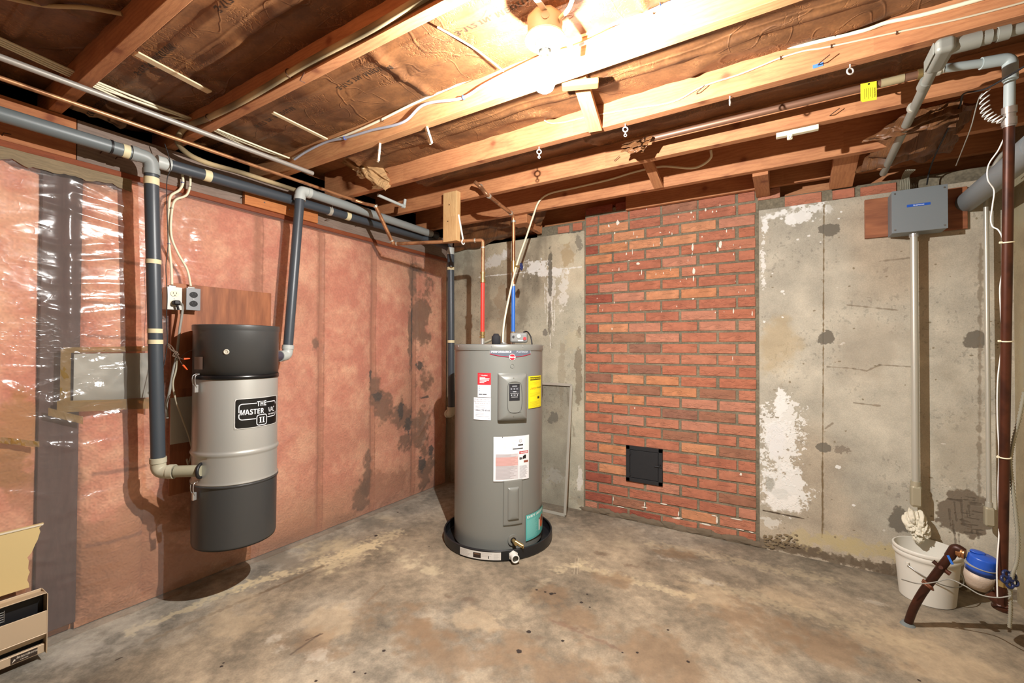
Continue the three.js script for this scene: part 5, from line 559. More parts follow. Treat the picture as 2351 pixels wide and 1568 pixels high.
function lbBody(t, top, h, w, d, m) { const g = box(w, h, d, top.x, top.y - h / 2, top.z, w * 0.3, 3); const b = part('conduit_body', g, m, t, 'cast conduit body'); part('cover', box(w * 0.72, h * 0.8, 0.004, top.x, top.y - h / 2, top.z + d / 2 + 0.001, 0.0018), m, b); return b; }
const mCast = M({ color: 0xb0a890, roughness: 0.55, metalness: 0.35 });
{ const t = thing('telephone_conduit', 'galvanised conduit dropping from the telephone box into hardened foam', 'conduit'), z = -2.853, x = onZ(2100, 800, z).x, yT = onZ(2100, 531, z).y, yB = onZ(2104, 1118, z).y; part('tube', rod(V(x, yT, z), V(x, yB, z), 0.0148, 20), mGalv, t); collar(t, 'connector', mZinc, V(x, yT - 0.012, z), HY, 0.03, 0.0185); part('set_screw', rod(V(x + 0.005, yT - 0.014, z + 0.017), V(x + 0.005, yT - 0.014, z + 0.024), 0.003, 6), mSteel, t); lbBody(t, V(x, yB + 0.01, z), 0.105, 0.042, 0.042, mCast); collar(t, 'hub', mCast, V(x, yB + 0.012, z), HY, 0.03, 0.02);
  part('foam', [lump(onZ(2100, 1196, z), 0.04, 0.055, 0.045, 0.42, 4.2, 3, 18), lump(onZ(2112, 1215, z + 0.01), 0.036, 0.04, 0.04, 0.4, 4, 9, 14), lump(onZ(2108, 1236, z + 0.015), 0.022, 0.022, 0.025, 0.3, 3, 5, 10)], M({ color: 0xdcd6c2, roughness: 0.8 }), t, 'lump of hardened cream foam');
}
{ const t = thing('thin_conduit', 'thin galvanised conduit bolted to the wall behind the brown water pipe', 'conduit'), z = -2.861, P = [onZ(2268, 1165, z), onZ(2267, 800, z), onZ(2265, 440, z), onZ(2280, 380, z + 0.02), onZ(2320, 330, z + 0.1)]; P[1].x = P[0].x = P[2].x = onZ(2267, 800, z).x; part('tube', sweep(fillet(P, 0.1), 0.009, 14), mGalv, t); lbBody(t, V(P[0].x, P[0].y + 0.005, z), 0.09, 0.034, 0.034, mCast); collar(t, 'hub', mGalv, V(P[0].x, P[0].y + 0.012, z), HY, 0.025, 0.013); const c = onZ(2262, 360, z); }
{ const t = thing('sewer_pipe', 'wide grey plastic pipe coming out of the wall beside the telephone box', 'pipe'), a = onZ(2218, 466, ZB + 0.002), r = 0.044; part('pipe', rod(V(a.x, a.y, ZB + 0.002), V(a.x, a.y + 0.012, ZF - 0.01), r, 32), M({ color: 0x83888a, roughness: 0.5 }), t); part('collar', rod(V(a.x, a.y + 0.006, -2.3), V(a.x, a.y + 0.0065, -2.22), r + 0.004, 32), M({ color: 0x83888a, roughness: 0.5 }), t); }
{ // conduit under the joists with its angled body
  const t = thing('overhead_conduit', 'grey conduit with a cast elbow body under the joists beside the yellow tag', 'conduit'), y = 2.02, m = M({ color: 0x8f9088, roughness: 0.5, metalness: 0.3 });
  const K = onY(2146, 150, y), Rr = V(XR - 0.005, y, onY(2200, 103, y).z), E = V(K.x, y, ZB + 0.02), Kc = V(K.x, y, Rr.z); part('cross_run', rod(V(Kc.x + 0.06, y, Kc.z), Rr, 0.0148, 18), m, t); part('wall_run', rod(V(Kc.x, y, Kc.z - 0.08), V(onY(2028, 398, 2.0).x, 2.0, onY(2028, 398, 2.0).z), 0.0148, 18), m, t);
  const b = part('elbow_body', [box(0.046, 0.044, 0.13, Kc.x, y, Kc.z - 0.035, 0.014, 3), rod(V(Kc.x, y, Kc.z), V(Kc.x + 0.075, y, Kc.z), 0.0215, 18)], m, t, 'cast elbow body'); part('cover', box(0.004, 0.034, 0.1, Kc.x - 0.024, y, Kc.z - 0.035, 0.0018), m, b); for (const [p, d] of [[V(Kc.x + 0.085, y, Kc.z), HX], [V(Kc.x + 0.12, y, Kc.z), HX]]) collar(t, 'coupling', m, p, d, 0.024, 0.019); collar(t, 'coupling', m, V(Kc.x, y, Kc.z - 0.2), HZ, 0.04, 0.018); collar(t, 'strap', mGalv, V(Kc.x, y - 0.003, Kc.z - 0.36), HZ, 0.014, 0.0165);
}
const WZ = -2.0, WY = 2.088;
{ // water main
  const t = thing('water_main', 'brown copper water pipe with white plastic upper lengths and a meter near the floor', 'pipe');
  const T = onZ(2319, 142, -2.04), Bm = onZ(2302, 1330, -2.3), S0 = onZ(1488, 322, WZ), S1 = onZ(2108, 173, WZ), J = onZ(2166, 160, WZ); S0.y = S1.y = J.y = WY; T.y = WY;
  part('ceiling_run', rod(V(S0.x - 0.02, WY, WZ), S1, 0.0128), M({ color: 0x84604c, roughness: 0.45, metalness: 0.45 }), t, 'tarnished pipe in the joist bay'); part('label_wrap', rod(onZ(2022, 193, WZ).setY(WY), onZ(2076, 181, WZ).setY(WY), 0.0138), M({ color: 0x9a8a68, roughness: 0.8 }), t, 'tan paper wrap'); collar(t, 'coupling', mBrass, onZ(2112, 172, WZ).setY(WY), HX, 0.012, 0.0165); part('union', [rod(S1.clone().add(V(0.01, 0, 0)), J, 0.0155, 10), rod(J.clone().add(V(-0.02, 0, 0)), J.clone().add(V(-0.008, 0, 0)), 0.019, 8)], mGalv, t);
  const mW = M({ color: 0xa5aeac, roughness: 0.5 }); part('white_run', rod(J, V(T.x - 0.02, WY, T.z), 0.0138), mW, t, 'white plastic pipe'); part('white_elbow', sweep(fillet([T.clone().add(V(-0.07, 0, 0.012)), T, T.clone().add(V(0, -0.07, 0))], 0.02), 0.0185, 16), mW, t, 'white plastic elbow');
  const axis = Bm.clone().sub(T).normalize(), at = (py) => { let best = T; for (let k = 0; k <= 1200; k++) { const p = T.clone().lerp(Bm, k / 1200), yy = toPix(p)[1]; if (yy <= py) best = p; } return best; };
  part('white_drop', rod(T, at(262), 0.0138), mW, t, 'white plastic pipe'); part('coupling', [rod(at(246), at(262), 0.0185, 14), rod(at(262), at(272), 0.0155, 14), rod(at(272), at(288), 0.0185, 14), rod(at(288), at(292), 0.0165, 14)], M({ color: 0x9a9088, metalness: 0.6, roughness: 0.4 }), t, 'metal coupling'); part('riser', rod(at(286), Bm, 0.0135, 18), mBrownCop, t, 'dark brown copper riser');
  for (const py of [557, 784, 1050]) { const p = at(py); part('cable_tie', [torus(p, 0.0155, 0.0025, axis), box(0.008, 0.007, 0.006, p.x - 0.018, p.y, p.z + 0.008, 0.001)], mCream, t, 'cream cable tie'); }
  // meter plane
  const n = V(-(-2.3 + 2.43), 0, 0.69 - 0.43).normalize(), p0 = V(0.43, 0, -2.435), mp = (px, py, o = 0) => onPlane(px, py, p0.clone().addScaledVector(n, o), n), u = V(n.z, 0, -n.x);
  const foot = onY(2084, 1434, 0), bend = [foot, mp(2096, 1400), mp(2115, 1365), mp(2140, 1330), mp(2165, 1297), mp(2188, 1268)]; bend[0] = V(foot.x, 0, foot.z); part('service_pipe', sweep(smooth(bend, 30), 0.0145, 16), mBrownCop, t, 'bent brown pipe rising from the floor'); part('floor_collar', lathe([[0, 0.012], [0.018, 0.012], [0.026, 0]], foot.x, foot.z, 16), M({ color: 0x6e7472, roughness: 0.9 }), t);
  const e = mp(2195, 1262), g = mp(2212, 1268), mh = mp(2245, 1300); part('service_elbow', sweep(fillet([mp(2180, 1278), mp(2194, 1256), mp(2212, 1268)], 0.02), 0.0165, 14), mBrownCop, t); part('meter_nut', [sweep([mp(2196, 1266), mp(2216, 1272)], v => 0.016 + 0.004 * (v > 0.5 ? 1 : 0), 12), rod(mp(2205, 1268), mp(2209, 1270), 0.0225, 8)], M({ color: 0xa8764c, metalness: 0.8, roughness: 0.35 }), t, 'copper-coloured meter nut');
  const mR = 0.043, mB = MP({ color: 0x1d4fb0, roughness: 0.35, clearcoat: 0.3 }), tilt = new THREE.Quaternion().setFromUnitVectors(HY, V(0.12, 1, 0.1).normalize()); const mc = mp(2246, 1338, 0); const L = (prof) => { const q = lathe(prof, 0, 0, 40); q.applyQuaternion(tilt); q.translate(mc.x, mc.y, mc.z); return q; };
  const md = part('meter_body', L([[0, -0.02], [0.03, -0.018], [mR - 0.006, 0], [mR, 0.02], [mR, 0.05], [0, 0.052]]), M({ color: 0xb3a392, roughness: 0.55, metalness: 0.2, bumpMap: texMottle, bumpScale: 0.002 }), t, 'pale cast meter body'); part('meter_cap', L([[0, 0.045], [mR + 0.001, 0.046], [mR + 0.001, 0.066], [mR - 0.001, 0.068], [mR - 0.002, 0.1], [mR - 0.008, 0.108], [0, 0.112]]), mB, md, 'blue plastic meter cap'); { const q = lathe([[0, 0.004], [0.016, 0.003], [0.018, 0], [0.018, -0.004], [0, -0.004]], 0, 0, 24); q.scale(1.2, 1, 0.8); q.applyQuaternion(tilt); const o = V(-0.014, 0.113, -0.012).applyQuaternion(tilt); q.translate(mc.x + o.x, mc.y + o.y, mc.z + o.z); part('dial_lid', q, mB, md, 'blue lid'); }
  for (const k of [0.07, 0.074, 0.078]) { const o = V(0, k - 0.004, 0).applyQuaternion(tilt); part('wrapped_wire', torus(V(mc.x, mc.y, mc.z).add(o), mR + 0.001, 0.0016, V(0.12, 1, 0.1 + (k - 0.074) * 20), 40), mGreyCable, md, 'grey wire wrapped round the cap'); }
  part('meter_tail', [sweep([mp(2270, 1360), mp(2290, 1378), mp(2305, 1392)], 0.018, 12), sweep([mp(2296, 1330), mp(2302, 1396)], v => 0.0145 + 0.006 * v, 14), lump(mp(2300, 1392), 0.026, 0.02, 0.024, 0.2, 2, 4, 6)], mBrownCop, t, 'brown meter tail'); collar(t, 'valve_collar', mBrass, mp(2303, 1322), HY, 0.03, 0.018);
  const vb = part('valve_body', [rod(mp(2302, 1312), mp(2303, 1345), 0.0185, 10), rod(mp(2303, 1330), mp(2318, 1336, 0.05), 0.011, 10)], mBrass, t); const wc = mp(2318, 1330, 0.055), wd = V(0.5, 0.3, 0.8).normalize(), ws = V().crossVectors(wd, HY).normalize(), wu = V().crossVectors(ws, wd), W = []; for (let k = 0; k < 5; k++) { const a = k / 5 * Math.PI * 2; W.push(torus(wc.clone().addScaledVector(ws, Math.cos(a) * 0.017).addScaledVector(wu, Math.sin(a) * 0.017), 0.011, 0.0045, wd, 14)); } W.push(rod(wc.clone().addScaledVector(wd, -0.006), wc.clone().addScaledVector(wd, 0.008), 0.009, 10)); part('wheel', W, M({ color: 0x17254f, roughness: 0.35 }), vb, 'navy handwheel');
  part('clamp', [torus(mp(2130, 1345), 0.018, 0.004, V(0.55, 0.8, -0.1)), rod(mp(2118, 1330, 0.015), mp(2142, 1352, 0.015), 0.005, 8)], M({ color: 0x7a4a34, metalness: 0.4, roughness: 0.55 }), t, 'rusty ground clamp'); part('service_valve', [rod(mp(2160, 1303, 0.0), mp(2160, 1303, 0.022), 0.007, 10), rod(mp(2160, 1303), mp(2142, 1288), 0.008, 8), rod(mp(2160, 1303), mp(2182, 1318), 0.009, 8)], mBrownCop, t); part('blue_clip', beam(mp(2176, 1275, 0.018), mp(2187, 1296, 0.018), 0.008, 0.004, HX), M({ color: 0x2a6ac8, roughness: 0.4 }), t, 'blue plastic clip');
}
{ const mk = (name, lab, m, pts, r, n = 60) => wire(name, lab, m, pts, r, n); const z = -2.2;
  mk('white_riser_wire', 'thin white wire tied along the brown water riser', mWhite, [onZ(2319, 290, -2.1), onZ(2305, 318, -2.12), onZ(2292, 345, -2.14), onZ(2270, 378, -2.16), onZ(2268, 412, -2.16), onZ(2282, 436, -2.18), onZ(2279, 470, -2.18), onZ(2275, 505, -2.18), onZ(2279, 520, -2.18), onZ(2292, 528, -2.16), onZ(2303, 552, -2.15), onZ(2302, 620, -2.16), onZ(2296, 660, -2.18), onZ(2298, 720, -2.2), onZ(2300, 790, -2.2), onZ(2291, 870, -2.22), onZ(2290, 960, -2.24), onZ(2294, 1040, -2.26), onZ(2292, 1120, -2.27), onZ(2294, 1220, -2.27), onZ(2289, 1300, -2.27), onZ(2290, 1370, -2.27)], 0.0022, 120);
  mk('armoured_cable', 'ribbed metal flexible cable hanging down the right of the brown riser', M({ color: 0xa8a696, metalness: 0.5, roughness: 0.4 }), [onZ(2352, 900, -2.2), onZ(2340, 960, -2.22), onZ(2326, 1015, -2.24), onZ(2320, 1060, -2.25), onZ(2324, 1110, -2.25), onZ(2332, 1180, -2.25), onZ(2337, 1240, -2.25), onZ(2334, 1290, -2.25), onZ(2325, 1318, -2.25), onZ(2320, 1350, -2.26), onZ(2320, 1400, -2.27), onZ(2318, 1440, -2.28)], u => 0.0055 + 0.0011 * Math.sin(u * 560), 900);
  mk('ground_wire', 'bare grey wire slung from the ground clamp to the meter and riser', mGreyCable, [onZ(2070, 1330, -2.33), onZ(2110, 1340, -2.36), onZ(2150, 1336, -2.36), onZ(2180, 1330, -2.34), onZ(2215, 1345, -2.3), onZ(2250, 1365, -2.28), onZ(2290, 1372, -2.26), onZ(2322, 1368, -2.25)], 0.0022, 50);
  mk('black_feed_cable', 'black cable sagging across the white pipe and down behind the hanging paper', mBlack, [onZ(2356, 150, -1.95), onZ(2310, 178, -2.0), onZ(2260, 205, -2.05), onZ(2215, 214, -2.1), onZ(2205, 240, -2.2), onZ(2180, 290, -2.4), onZ(2150, 350, -2.6), onZ(2132, 400, -2.85), onZ(2128, 424, -2.85)], 0.003, 60);
  mk('thin_drop_wire', 'thin grey wire dropping from the coil behind the riser', mGreyCable, [onZ(2255, 215, -2.1), onZ(2248, 225, -2.12), onZ(2230, 290, -2.2), onZ(2215, 330, -2.3), onZ(2195, 380, -2.5)], 0.0018, 30);
  const t = thing('coiled_wire', 'springy white coiled wire beside the metal pipe coupling', 'cable'), a = onZ(2262, 212, -2.08), b = onZ(2306, 276, -2.06), P = []; for (let k = 0; k <= 150; k++) { const s = k / 150, c = a.clone().lerp(b, s).add(V(-0.018 * Math.sin(s * 3.1), -0.02 * Math.sin(s * 3.1), 0)), w = k / 150 * Math.PI * 2 * 9; P.push(c.add(V(0.011 * Math.cos(w), 0.006 * Math.cos(w), 0.011 * Math.sin(w)))); } part('coil', sweep(P, 0.002, 6), mWhite, t);
}
{ const t = thing('cable_bundle', 'clutch of thin grey cables entering the top of the telephone box', 'cables'), S = []; for (let k = 0; k < 6; k++) S.push(cable([onZ(2068 + k * 4, 436, ZB + 0.06), onZ(2068 + k * 4, 420, ZB + 0.05), onZ(2072 + k * 3, 405, ZB + 0.07), onZ(2080 + k * 4, 390, ZB + 0.2)], 0.003, 14, 6)); S.forEach(g => part('strand', g, M({ color: 0x8a8674, roughness: 0.7 }), t)); }
{ // bucket
  const t = thing('plastic_bucket', 'white plastic bucket with a wire handle under the foam lump', 'bucket'), c = onY(2128, 1372, 0), h = 0.235, r0 = 0.098, r1 = 0.118; c.x += 0.0;
  part('shell', lathe([[0, 0.004], [r0 - 0.004, 0.004], [r1 - 0.006, h - 0.002], [r1 - 0.001, h], [r1 + 0.004, h - 0.004], [r1 + 0.003, h - 0.016], [r1 - 0.002, h - 0.018], [r1 + 0.003, h - 0.022], [r1 + 0.003, h - 0.036], [r1 - 0.004, h - 0.042], [r1 - 0.006, h - 0.055], [r0, 0.003], [r0 - 0.004, 0], [0, 0]].reverse(), c.x, c.z, 64), M({ color: 0xdad7cc, roughness: 0.45 }), t);
  const d = V(0.72, 0, 0.69), s = V(d.z, 0, -d.x), P = []; for (let k = 0; k <= 24; k++) { const a = Math.PI * (k / 24), q = V(c.x, 0.165 - 0.055 * Math.sin(a), c.z).addScaledVector(s, -Math.cos(a) * (r1 + 0.002)).addScaledVector(d, Math.sin(a) * (r1 + 0.002)); P.push(q); } part('handle', sweep(P, 0.0022, 8), mSteel, t, 'wire handle'); for (const k of [0, 24]) { const q = P[k]; part('ear', rod(q.clone(), q.clone().add(V(0, 0.012, 0)), 0.006, 8), M({ color: 0xdad7cc, roughness: 0.45 }), t); }
}
{ // drywall offcut and baseboard heater at the near end of the insulated wall
  const t = thing('plasterboard_sheet', 'torn tan plasterboard piece standing above the baseboard heater', 'panel'), a = onX(101, 1201, XL + 0.03), pts = [[1.2, 0.26], [1.2, a.y], [a.z, a.y]]; const R = rng(4); for (let k = 1; k < 16; k++) pts.push([a.z + 0.006 + 0.02 * sstep(0, 6, k) + (R() - 0.5) * 0.012 + (k > 6 ? 0.01 : 0), lerp(a.y, 0.26, k / 16)]); pts.push([a.z + 0.035, 0.26]);
  const sh = new THREE.Shape(pts.map(p => new THREE.Vector2(-p[0], p[1]))), g = new THREE.ExtrudeGeometry(sh, { depth: 0.0126, bevelEnabled: false }); g.applyMatrix4(new THREE.Matrix4().makeBasis(V(0, 0, -1), V(0, 1, 0), V(1, 0, 0))); g.translate(XL + 0.018, 0, 0); const ix = g.index; part('sheet', g, M({ color: 0xcdb680, roughness: 0.75, side: THREE.DoubleSide }), t); part('paper_edge', [beam(V(XL + 0.032, a.y - 0.003, 1.2), V(XL + 0.032, a.y - 0.003, a.z + 0.002), 0.006, 0.004, HY)], M({ color: 0xd9cfb8, roughness: 0.9 }), t, 'white torn paper edge');
}
{
  const t = thing('baseboard_heater', 'beige electric baseboard heater low against the insulated wall', 'heater'), x0 = XL + 0.032, zE = onX(106, 1440, XL + 0.1).z, D = 0.075, m = M({ color: 0xc3ad90, roughness: 0.45, metalness: 0.15 }), z1 = 1.25, L = z1 - zE, bar = (xa, xb, ya, yb) => span(xa, xb, ya, yb, zE, z1, 0.003);
  part('back_plate', bar(x0, x0 + 0.004, 0.03, 0.245), m, t); part('top_hood', [beam(V(x0 + 0.035, 0.24, zE), V(x0 + 0.035, 0.24, z1), 0.003, 0.075, V(-0.2, 1, 0))], m, t); part('front_panel', [bar(x0 + D - 0.004, x0 + D, 0.105, 0.185), beam(V(x0 + D - 0.014, 0.09, zE), V(x0 + D - 0.014, 0.09, z1), 0.004, 0.04, V(0.7, -0.7, 0))], m, t); part('lower_rail', bar(x0 + 0.05, x0 + 0.062, 0.03, 0.062), m, t); part('end_cap', span(x0 + 0.001, x0 + D - 0.002, 0.028, 0.243, zE - 0.003, zE, 0.001), m, t); part('inside', bar(x0 + 0.004, x0 + 0.03, 0.035, 0.235), mBlack, t, 'black interior');
  part('grille', [...[0, 1, 2, 3, 4].map(k => span(x0 + 0.05, x0 + 0.054, 0.188 + k * 0.008, 0.1905 + k * 0.008, zE + 0.1, zE + 0.3, 0.0005)), ...[0, 1, 2, 3, 4, 5].map(k => span(x0 + 0.05, x0 + 0.055, 0.186, 0.226, zE + 0.1 + k * 0.04, zE + 0.102 + k * 0.04, 0.0005))], mSteel, t, 'steel louvre grille');
  const z0 = zE + 0.02; part('name_plate', reuv(span(x0 + 0.062, x0 + 0.0632, 0.034, 0.058, z0, z0 + 0.065, 0.0003), (x, y, z) => [1 - (z - z0) / 0.065, (y - 0.034) / 0.024]), M({ roughness: 0.4, map: canvasTex(320, 110, (x) => { x.fillStyle = '#3a2e26'; x.fillRect(0, 0, 320, 110); x.fillStyle = '#d8cfc0'; x.beginPath(); x.moveTo(10, 100); x.lineTo(40, 40); x.lineTo(60, 60); x.fill(); x.font = 'italic bold 46px serif'; x.fillText('Intertherm', 62, 52); x.font = 'bold 22px sans-serif'; x.fillText('ELECTRIC', 110, 90); }) }), t, 'dark name plate');
}

// ---------------------------------------------------------------- the lamp
{
  const t = thing('bare_bulb_lamp', 'bare glowing bulb in a porcelain holder on a round ceiling box', 'lamp'), x = BULB.x, z = BULB.z, yR = 2.02, mP = M({ color: 0xe9e2d4, roughness: 0.3 });
  part('ceiling_box', lathe([[0.046, yR + 0.004], [0.05, yR + 0.004], [0.052, yR + 0.05], [0.05, yR + 0.062], [0.0, yR + 0.064]].reverse(), x, z, 8), M({ color: 0xa89880, roughness: 0.6 }), t, 'tan round ceiling box'); for (const a of [0.5, 1.6, 2.6]) { const d = V(Math.sin(a), 0, Math.cos(a)); part('knockout', rod(V(x, yR + 0.035, z).addScaledVector(d, 0.0475), V(x, yR + 0.035, z).addScaledVector(d, 0.0495), 0.011, 16), M({ color: 0x9a8a74, roughness: 0.6 }), t); }
  part('lampholder', lathe([[0, yR + 0.004], [0.056, yR + 0.004], [0.0575, yR], [0.055, yR - 0.004], [0.04, yR - 0.008], [0.026, yR - 0.012], [0.024, yR - 0.03], [0.021, yR - 0.034], [0.018, yR - 0.03]].reverse(), x, z, 40), mP, t, 'white porcelain lampholder');
  part('cap', lathe([[0.0, yR - 0.026], [0.013, yR - 0.028], [0.0135, yR - 0.05], [0.012, yR - 0.056]].reverse(), x, z, 24), mZinc, t, 'metal screw cap');
  const g = []; for (let k = 0; k <= 18; k++) { const a = k / 18; g.push(a < 0.35 ? [lerp(0.013, 0.016, a / 0.35), yR - 0.052 - a / 0.35 * 0.022] : [0.0, 0]); } const prof = [[0.012, yR - 0.05], [0.0135, yR - 0.062], [0.016, yR - 0.072], [0.022, yR - 0.086], [0.0275, yR - 0.1], [0.03, yR - 0.115], [0.029, yR - 0.128], [0.024, yR - 0.14], [0.014, yR - 0.147], [0, yR - 0.149]];
  part('bulb', lathe(prof.reverse(), x, z, 32), new THREE.MeshStandardMaterial({ color: 0xffffff, roughness: 0.3, emissive: new THREE.Color(1, 0.95, 0.86), emissiveIntensity: 9 }), t, 'glowing bulb');
  const y = yR + 0.05; part('hanger_bar', [beam(V(x + 0.02, y, JZ[1] - 0.001), V(x + 0.02, y, JZ[2] + 0.04), 0.004, 0.016, HY, 0.0008), beam(V(x + 0.02, y - 0.02, JZ[2] + 0.0395), V(x + 0.02, y + 0.02, JZ[2] + 0.0395), 0.05, 0.002, HX, 0.0005)], mZinc, t, 'steel hanger bar');
  wire('lamp_cable', 'white cable curving up out of the lamp box', mCream, [V(x + 0.052, yR + 0.035, z + 0.01), V(x + 0.09, yR + 0.04, z + 0.03), V(x + 0.13, yR + 0.07, z + 0.08), V(x + 0.14, yR + 0.11, z + 0.14)], 0.006, 24);
}
// ---------------------------------------------------------------- cables and fittings on the joists
const jz = (k) => JZ[k] + 0.038;                              // near face of a joist
const stapled = (t, pts, m = mRust) => pts.forEach(([p, r]) => part('staple', torus(p, r, 0.0014, HX, 12), m, t));
{ const z = jz(2) + 0.006, P = [[672, 364], [720, 338], [790, 312], [860, 282], [960, 233], [1060, 190], [1150, 152], [1240, 110], [1310, 90], [1400, 58], [1510, 22], [1640, -22], [1760, -60]].map(([a, b]) => onZ(a, b, z)); wire('joist_cable', 'white cable stapled along the joist behind the lamp', mCream, P, 0.0052, 90, 0, t => stapled(t, [[onZ(878, 275, z), 0.0065], [onZ(1165, 145, z), 0.0065], [onZ(1500, 26, z), 0.0065]])); }
{ const z = jz(2) + 0.012, P = [[676, 366], [700, 350], [750, 326], [792, 317], [850, 300], [930, 278], [970, 242], [1064, 224], [1110, 196], [1180, 160], [1250, 128], [1320, 108], [1420, 62], [1520, 14], [1640, -30], [1760, -70]].map(([a, b]) => onZ(a, b, z)); wire('joist_cable', 'blue-grey cable drooping in clips along the joist behind the lamp', mBlueGrey, P, 0.0055, 110, 0, t => stapled(t, [[onZ(792, 317, z), 0.0075], [onZ(1064, 224, z), 0.0075], [onZ(1517, 12, z), 0.0075]], mBluePlastic)); }
{ const z = jz(3) + 0.006, P = [[1330, 300], [1420, 262], [1560, 224], [1640, 190], [1700, 122], [1760, 110], [1830, 106], [1880, 95], [1925, 84], [1990, 68], [2035, 52], [2110, 36], [2250, -2], [2400, -50]].map(([a, b]) => onZ(a, b, z)); wire('joist_cable', 'broad cream cable rising along the orange joist towards the conduit', mCream, P.slice(4), 0.0058, 60, 0, t => stapled(t, [[onZ(1917, 82, z), 0.0075]])); }
{ const z = jz(3) + 0.004, P = [[1215, 225], [1255, 280], [1285, 282], [1350, 268], [1450, 250], [1550, 232], [1610, 200], [1700, 170], [1750, 150], [1792, 133], [1850, 116], [1878, 112], [1910, 106], [2050, 76], [2200, 44], [2351, 5], [2450, -25]].map(([a, b]) => onZ(a, b, z)); wire('joist_wire', 'thin grey wire stapled along the orange joist below the cream cable', M({ color: 0xc4b69c, roughness: 0.6 }), P, 0.0028, 110, 0, t => stapled(t, [[onZ(1792, 133, z), 0.005], [onZ(1908, 106, z), 0.005], [onZ(2058, 75, z), 0.004]])); }
// screw eyes
for (const [px, py, lab, hook] of [[1241, 340, 'white screw eye with a swivel under the joist, straight below the bulb', 1], [1438, 288, 'white screw eye with a swivel under the joist beside the torn paper wad', 1], [1676, 222, 'plain white screw eye edge-on between the swivel eyes and the yellow tag', 0], [1952, 147, 'large white screw eye under the joist above the yellow tag', 0]]) {
  const t = thing('screw_eye', lab, 'hook', 'screw eyes under one joist'), p = onY(px, py, YJ), c = V(p.x, YJ - 0.022, JZ[3] + 0.019), m = M({ color: 0xe2e2de, roughness: 0.35, metalness: 0.3 }); part('shank', rod(V(c.x, YJ + 0.004, c.z), V(c.x, c.y + 0.009, c.z), 0.0022, 8), m, t); part('eye', torus(c, 0.0095, 0.0026, px === 1676 ? HX : V(0.5, 0, 0.85), 20), m, t); if (hook) part('swivel', [rod(V(c.x, c.y - 0.008, c.z), V(c.x, c.y - 0.02, c.z), 0.0028, 8), torus(V(c.x, c.y - 0.024, c.z), 0.005, 0.0018, V(0.5, 0, 0.85), 14)], m, t);
}
// clothes pegs
for (const [px, py, q, r, lab] of [[872, 329, 868, 371, 'pale wooden clothes peg hanging below the joist, nearer the insulated wall'], [979, 290, 990, 330, 'pale wooden clothes peg hanging below the joist, nearer the lamp']]) {
  const t = thing('clothes_peg', lab, 'peg', 'pegs under the lamp joist'), z = JZ[2] + 0.012, a = onZ(px, py, z), b = onZ(q, r, z), m = M({ color: 0xe6dcc2, roughness: 0.75 }); a.y = Math.min(a.y, YJ - 0.001); const s = V(0.9, 0, 0.4).normalize(); for (const k of [-1, 1]) part('leg', beam(a.clone().addScaledVector(s, k * 0.004), b.clone().addScaledVector(s, k * 0.0065), 0.0075, 0.009, s, 0.0015), m, t); part('spring', rod(a.clone().lerp(b, 0.42).add(V(0.002, 0, -0.007)), a.clone().lerp(b, 0.42).add(V(0.002, 0, 0.009)), 0.004, 10), mSteel, t);
}
{ // yellow tag on the pipe
  const t = thing('warning_tag', 'yellow plastic warning tag hanging from the pipe between the joists', 'tag'), z = WZ + 0.018, c = onZ(1994, 211, z), w = 0.046, h = 0.066; const sh = new THREE.Shape([[-w / 2, -h / 2 + 0.006], [-w / 2 + 0.006, -h / 2], [w / 2, -h / 2], [w / 2, h / 2], [-w / 2, h / 2]].map(p => new THREE.Vector2(...p))); const g = reuv(new THREE.ExtrudeGeometry(sh, { depth: 0.0015, bevelEnabled: false }), (x, y) => [x / w + 0.5, y / h + 0.5]); g.rotateY(0.15); g.translate(c.x, c.y, c.z);
  part('tag', g, M({ roughness: 0.4, map: canvasTex(230, 330, (x) => { x.fillStyle = '#e6d93a'; x.fillRect(0, 0, 230, 330); x.save(); x.translate(205, 80); x.rotate(Math.PI / 2); x.fillStyle = '#1c1a10'; x.font = 'bold 34px sans-serif'; x.fillText('WARNING', 30, 14); x.font = '17px sans-serif'; for (let k = 0; k < 5; k++) x.fillRect(20, 34 + k * 28, 190 - (k % 2) * 30, 5); x.restore(); x.fillStyle = '#1c1a10'; x.beginPath(); x.arc(120, 28, 16, 0, 7); x.fill(); }) }), t); part('tie', torus(V(c.x - 0.001, WY - 0.002, WZ), 0.018, 0.002, HX, 18), mBlack, t, 'black tie');
}
{ const t = thing('clip_rail', 'white plastic hook rail screwed under the joist beyond the yellow tag', 'hook'), z = JZ[4] + 0.015, a = onZ(1782, 319, z), b = onZ(1880, 297, z), y = YJ - 0.011; a.y = b.y = y; part('rail', beam(V(a.x, y, z), V(b.x, y, z), 0.02, 0.024, HY, 0.003), mCream, t); const c = V(lerp(a.x, b.x, 0.33), y - 0.018, z + 0.006); part('hook', [box(0.02, 0.022, 0.012, c.x, c.y, c.z, 0.004), torus(c.clone().add(V(0, -0.003, 0.008)), 0.005, 0.002, HZ, 14)], mCream, t); }
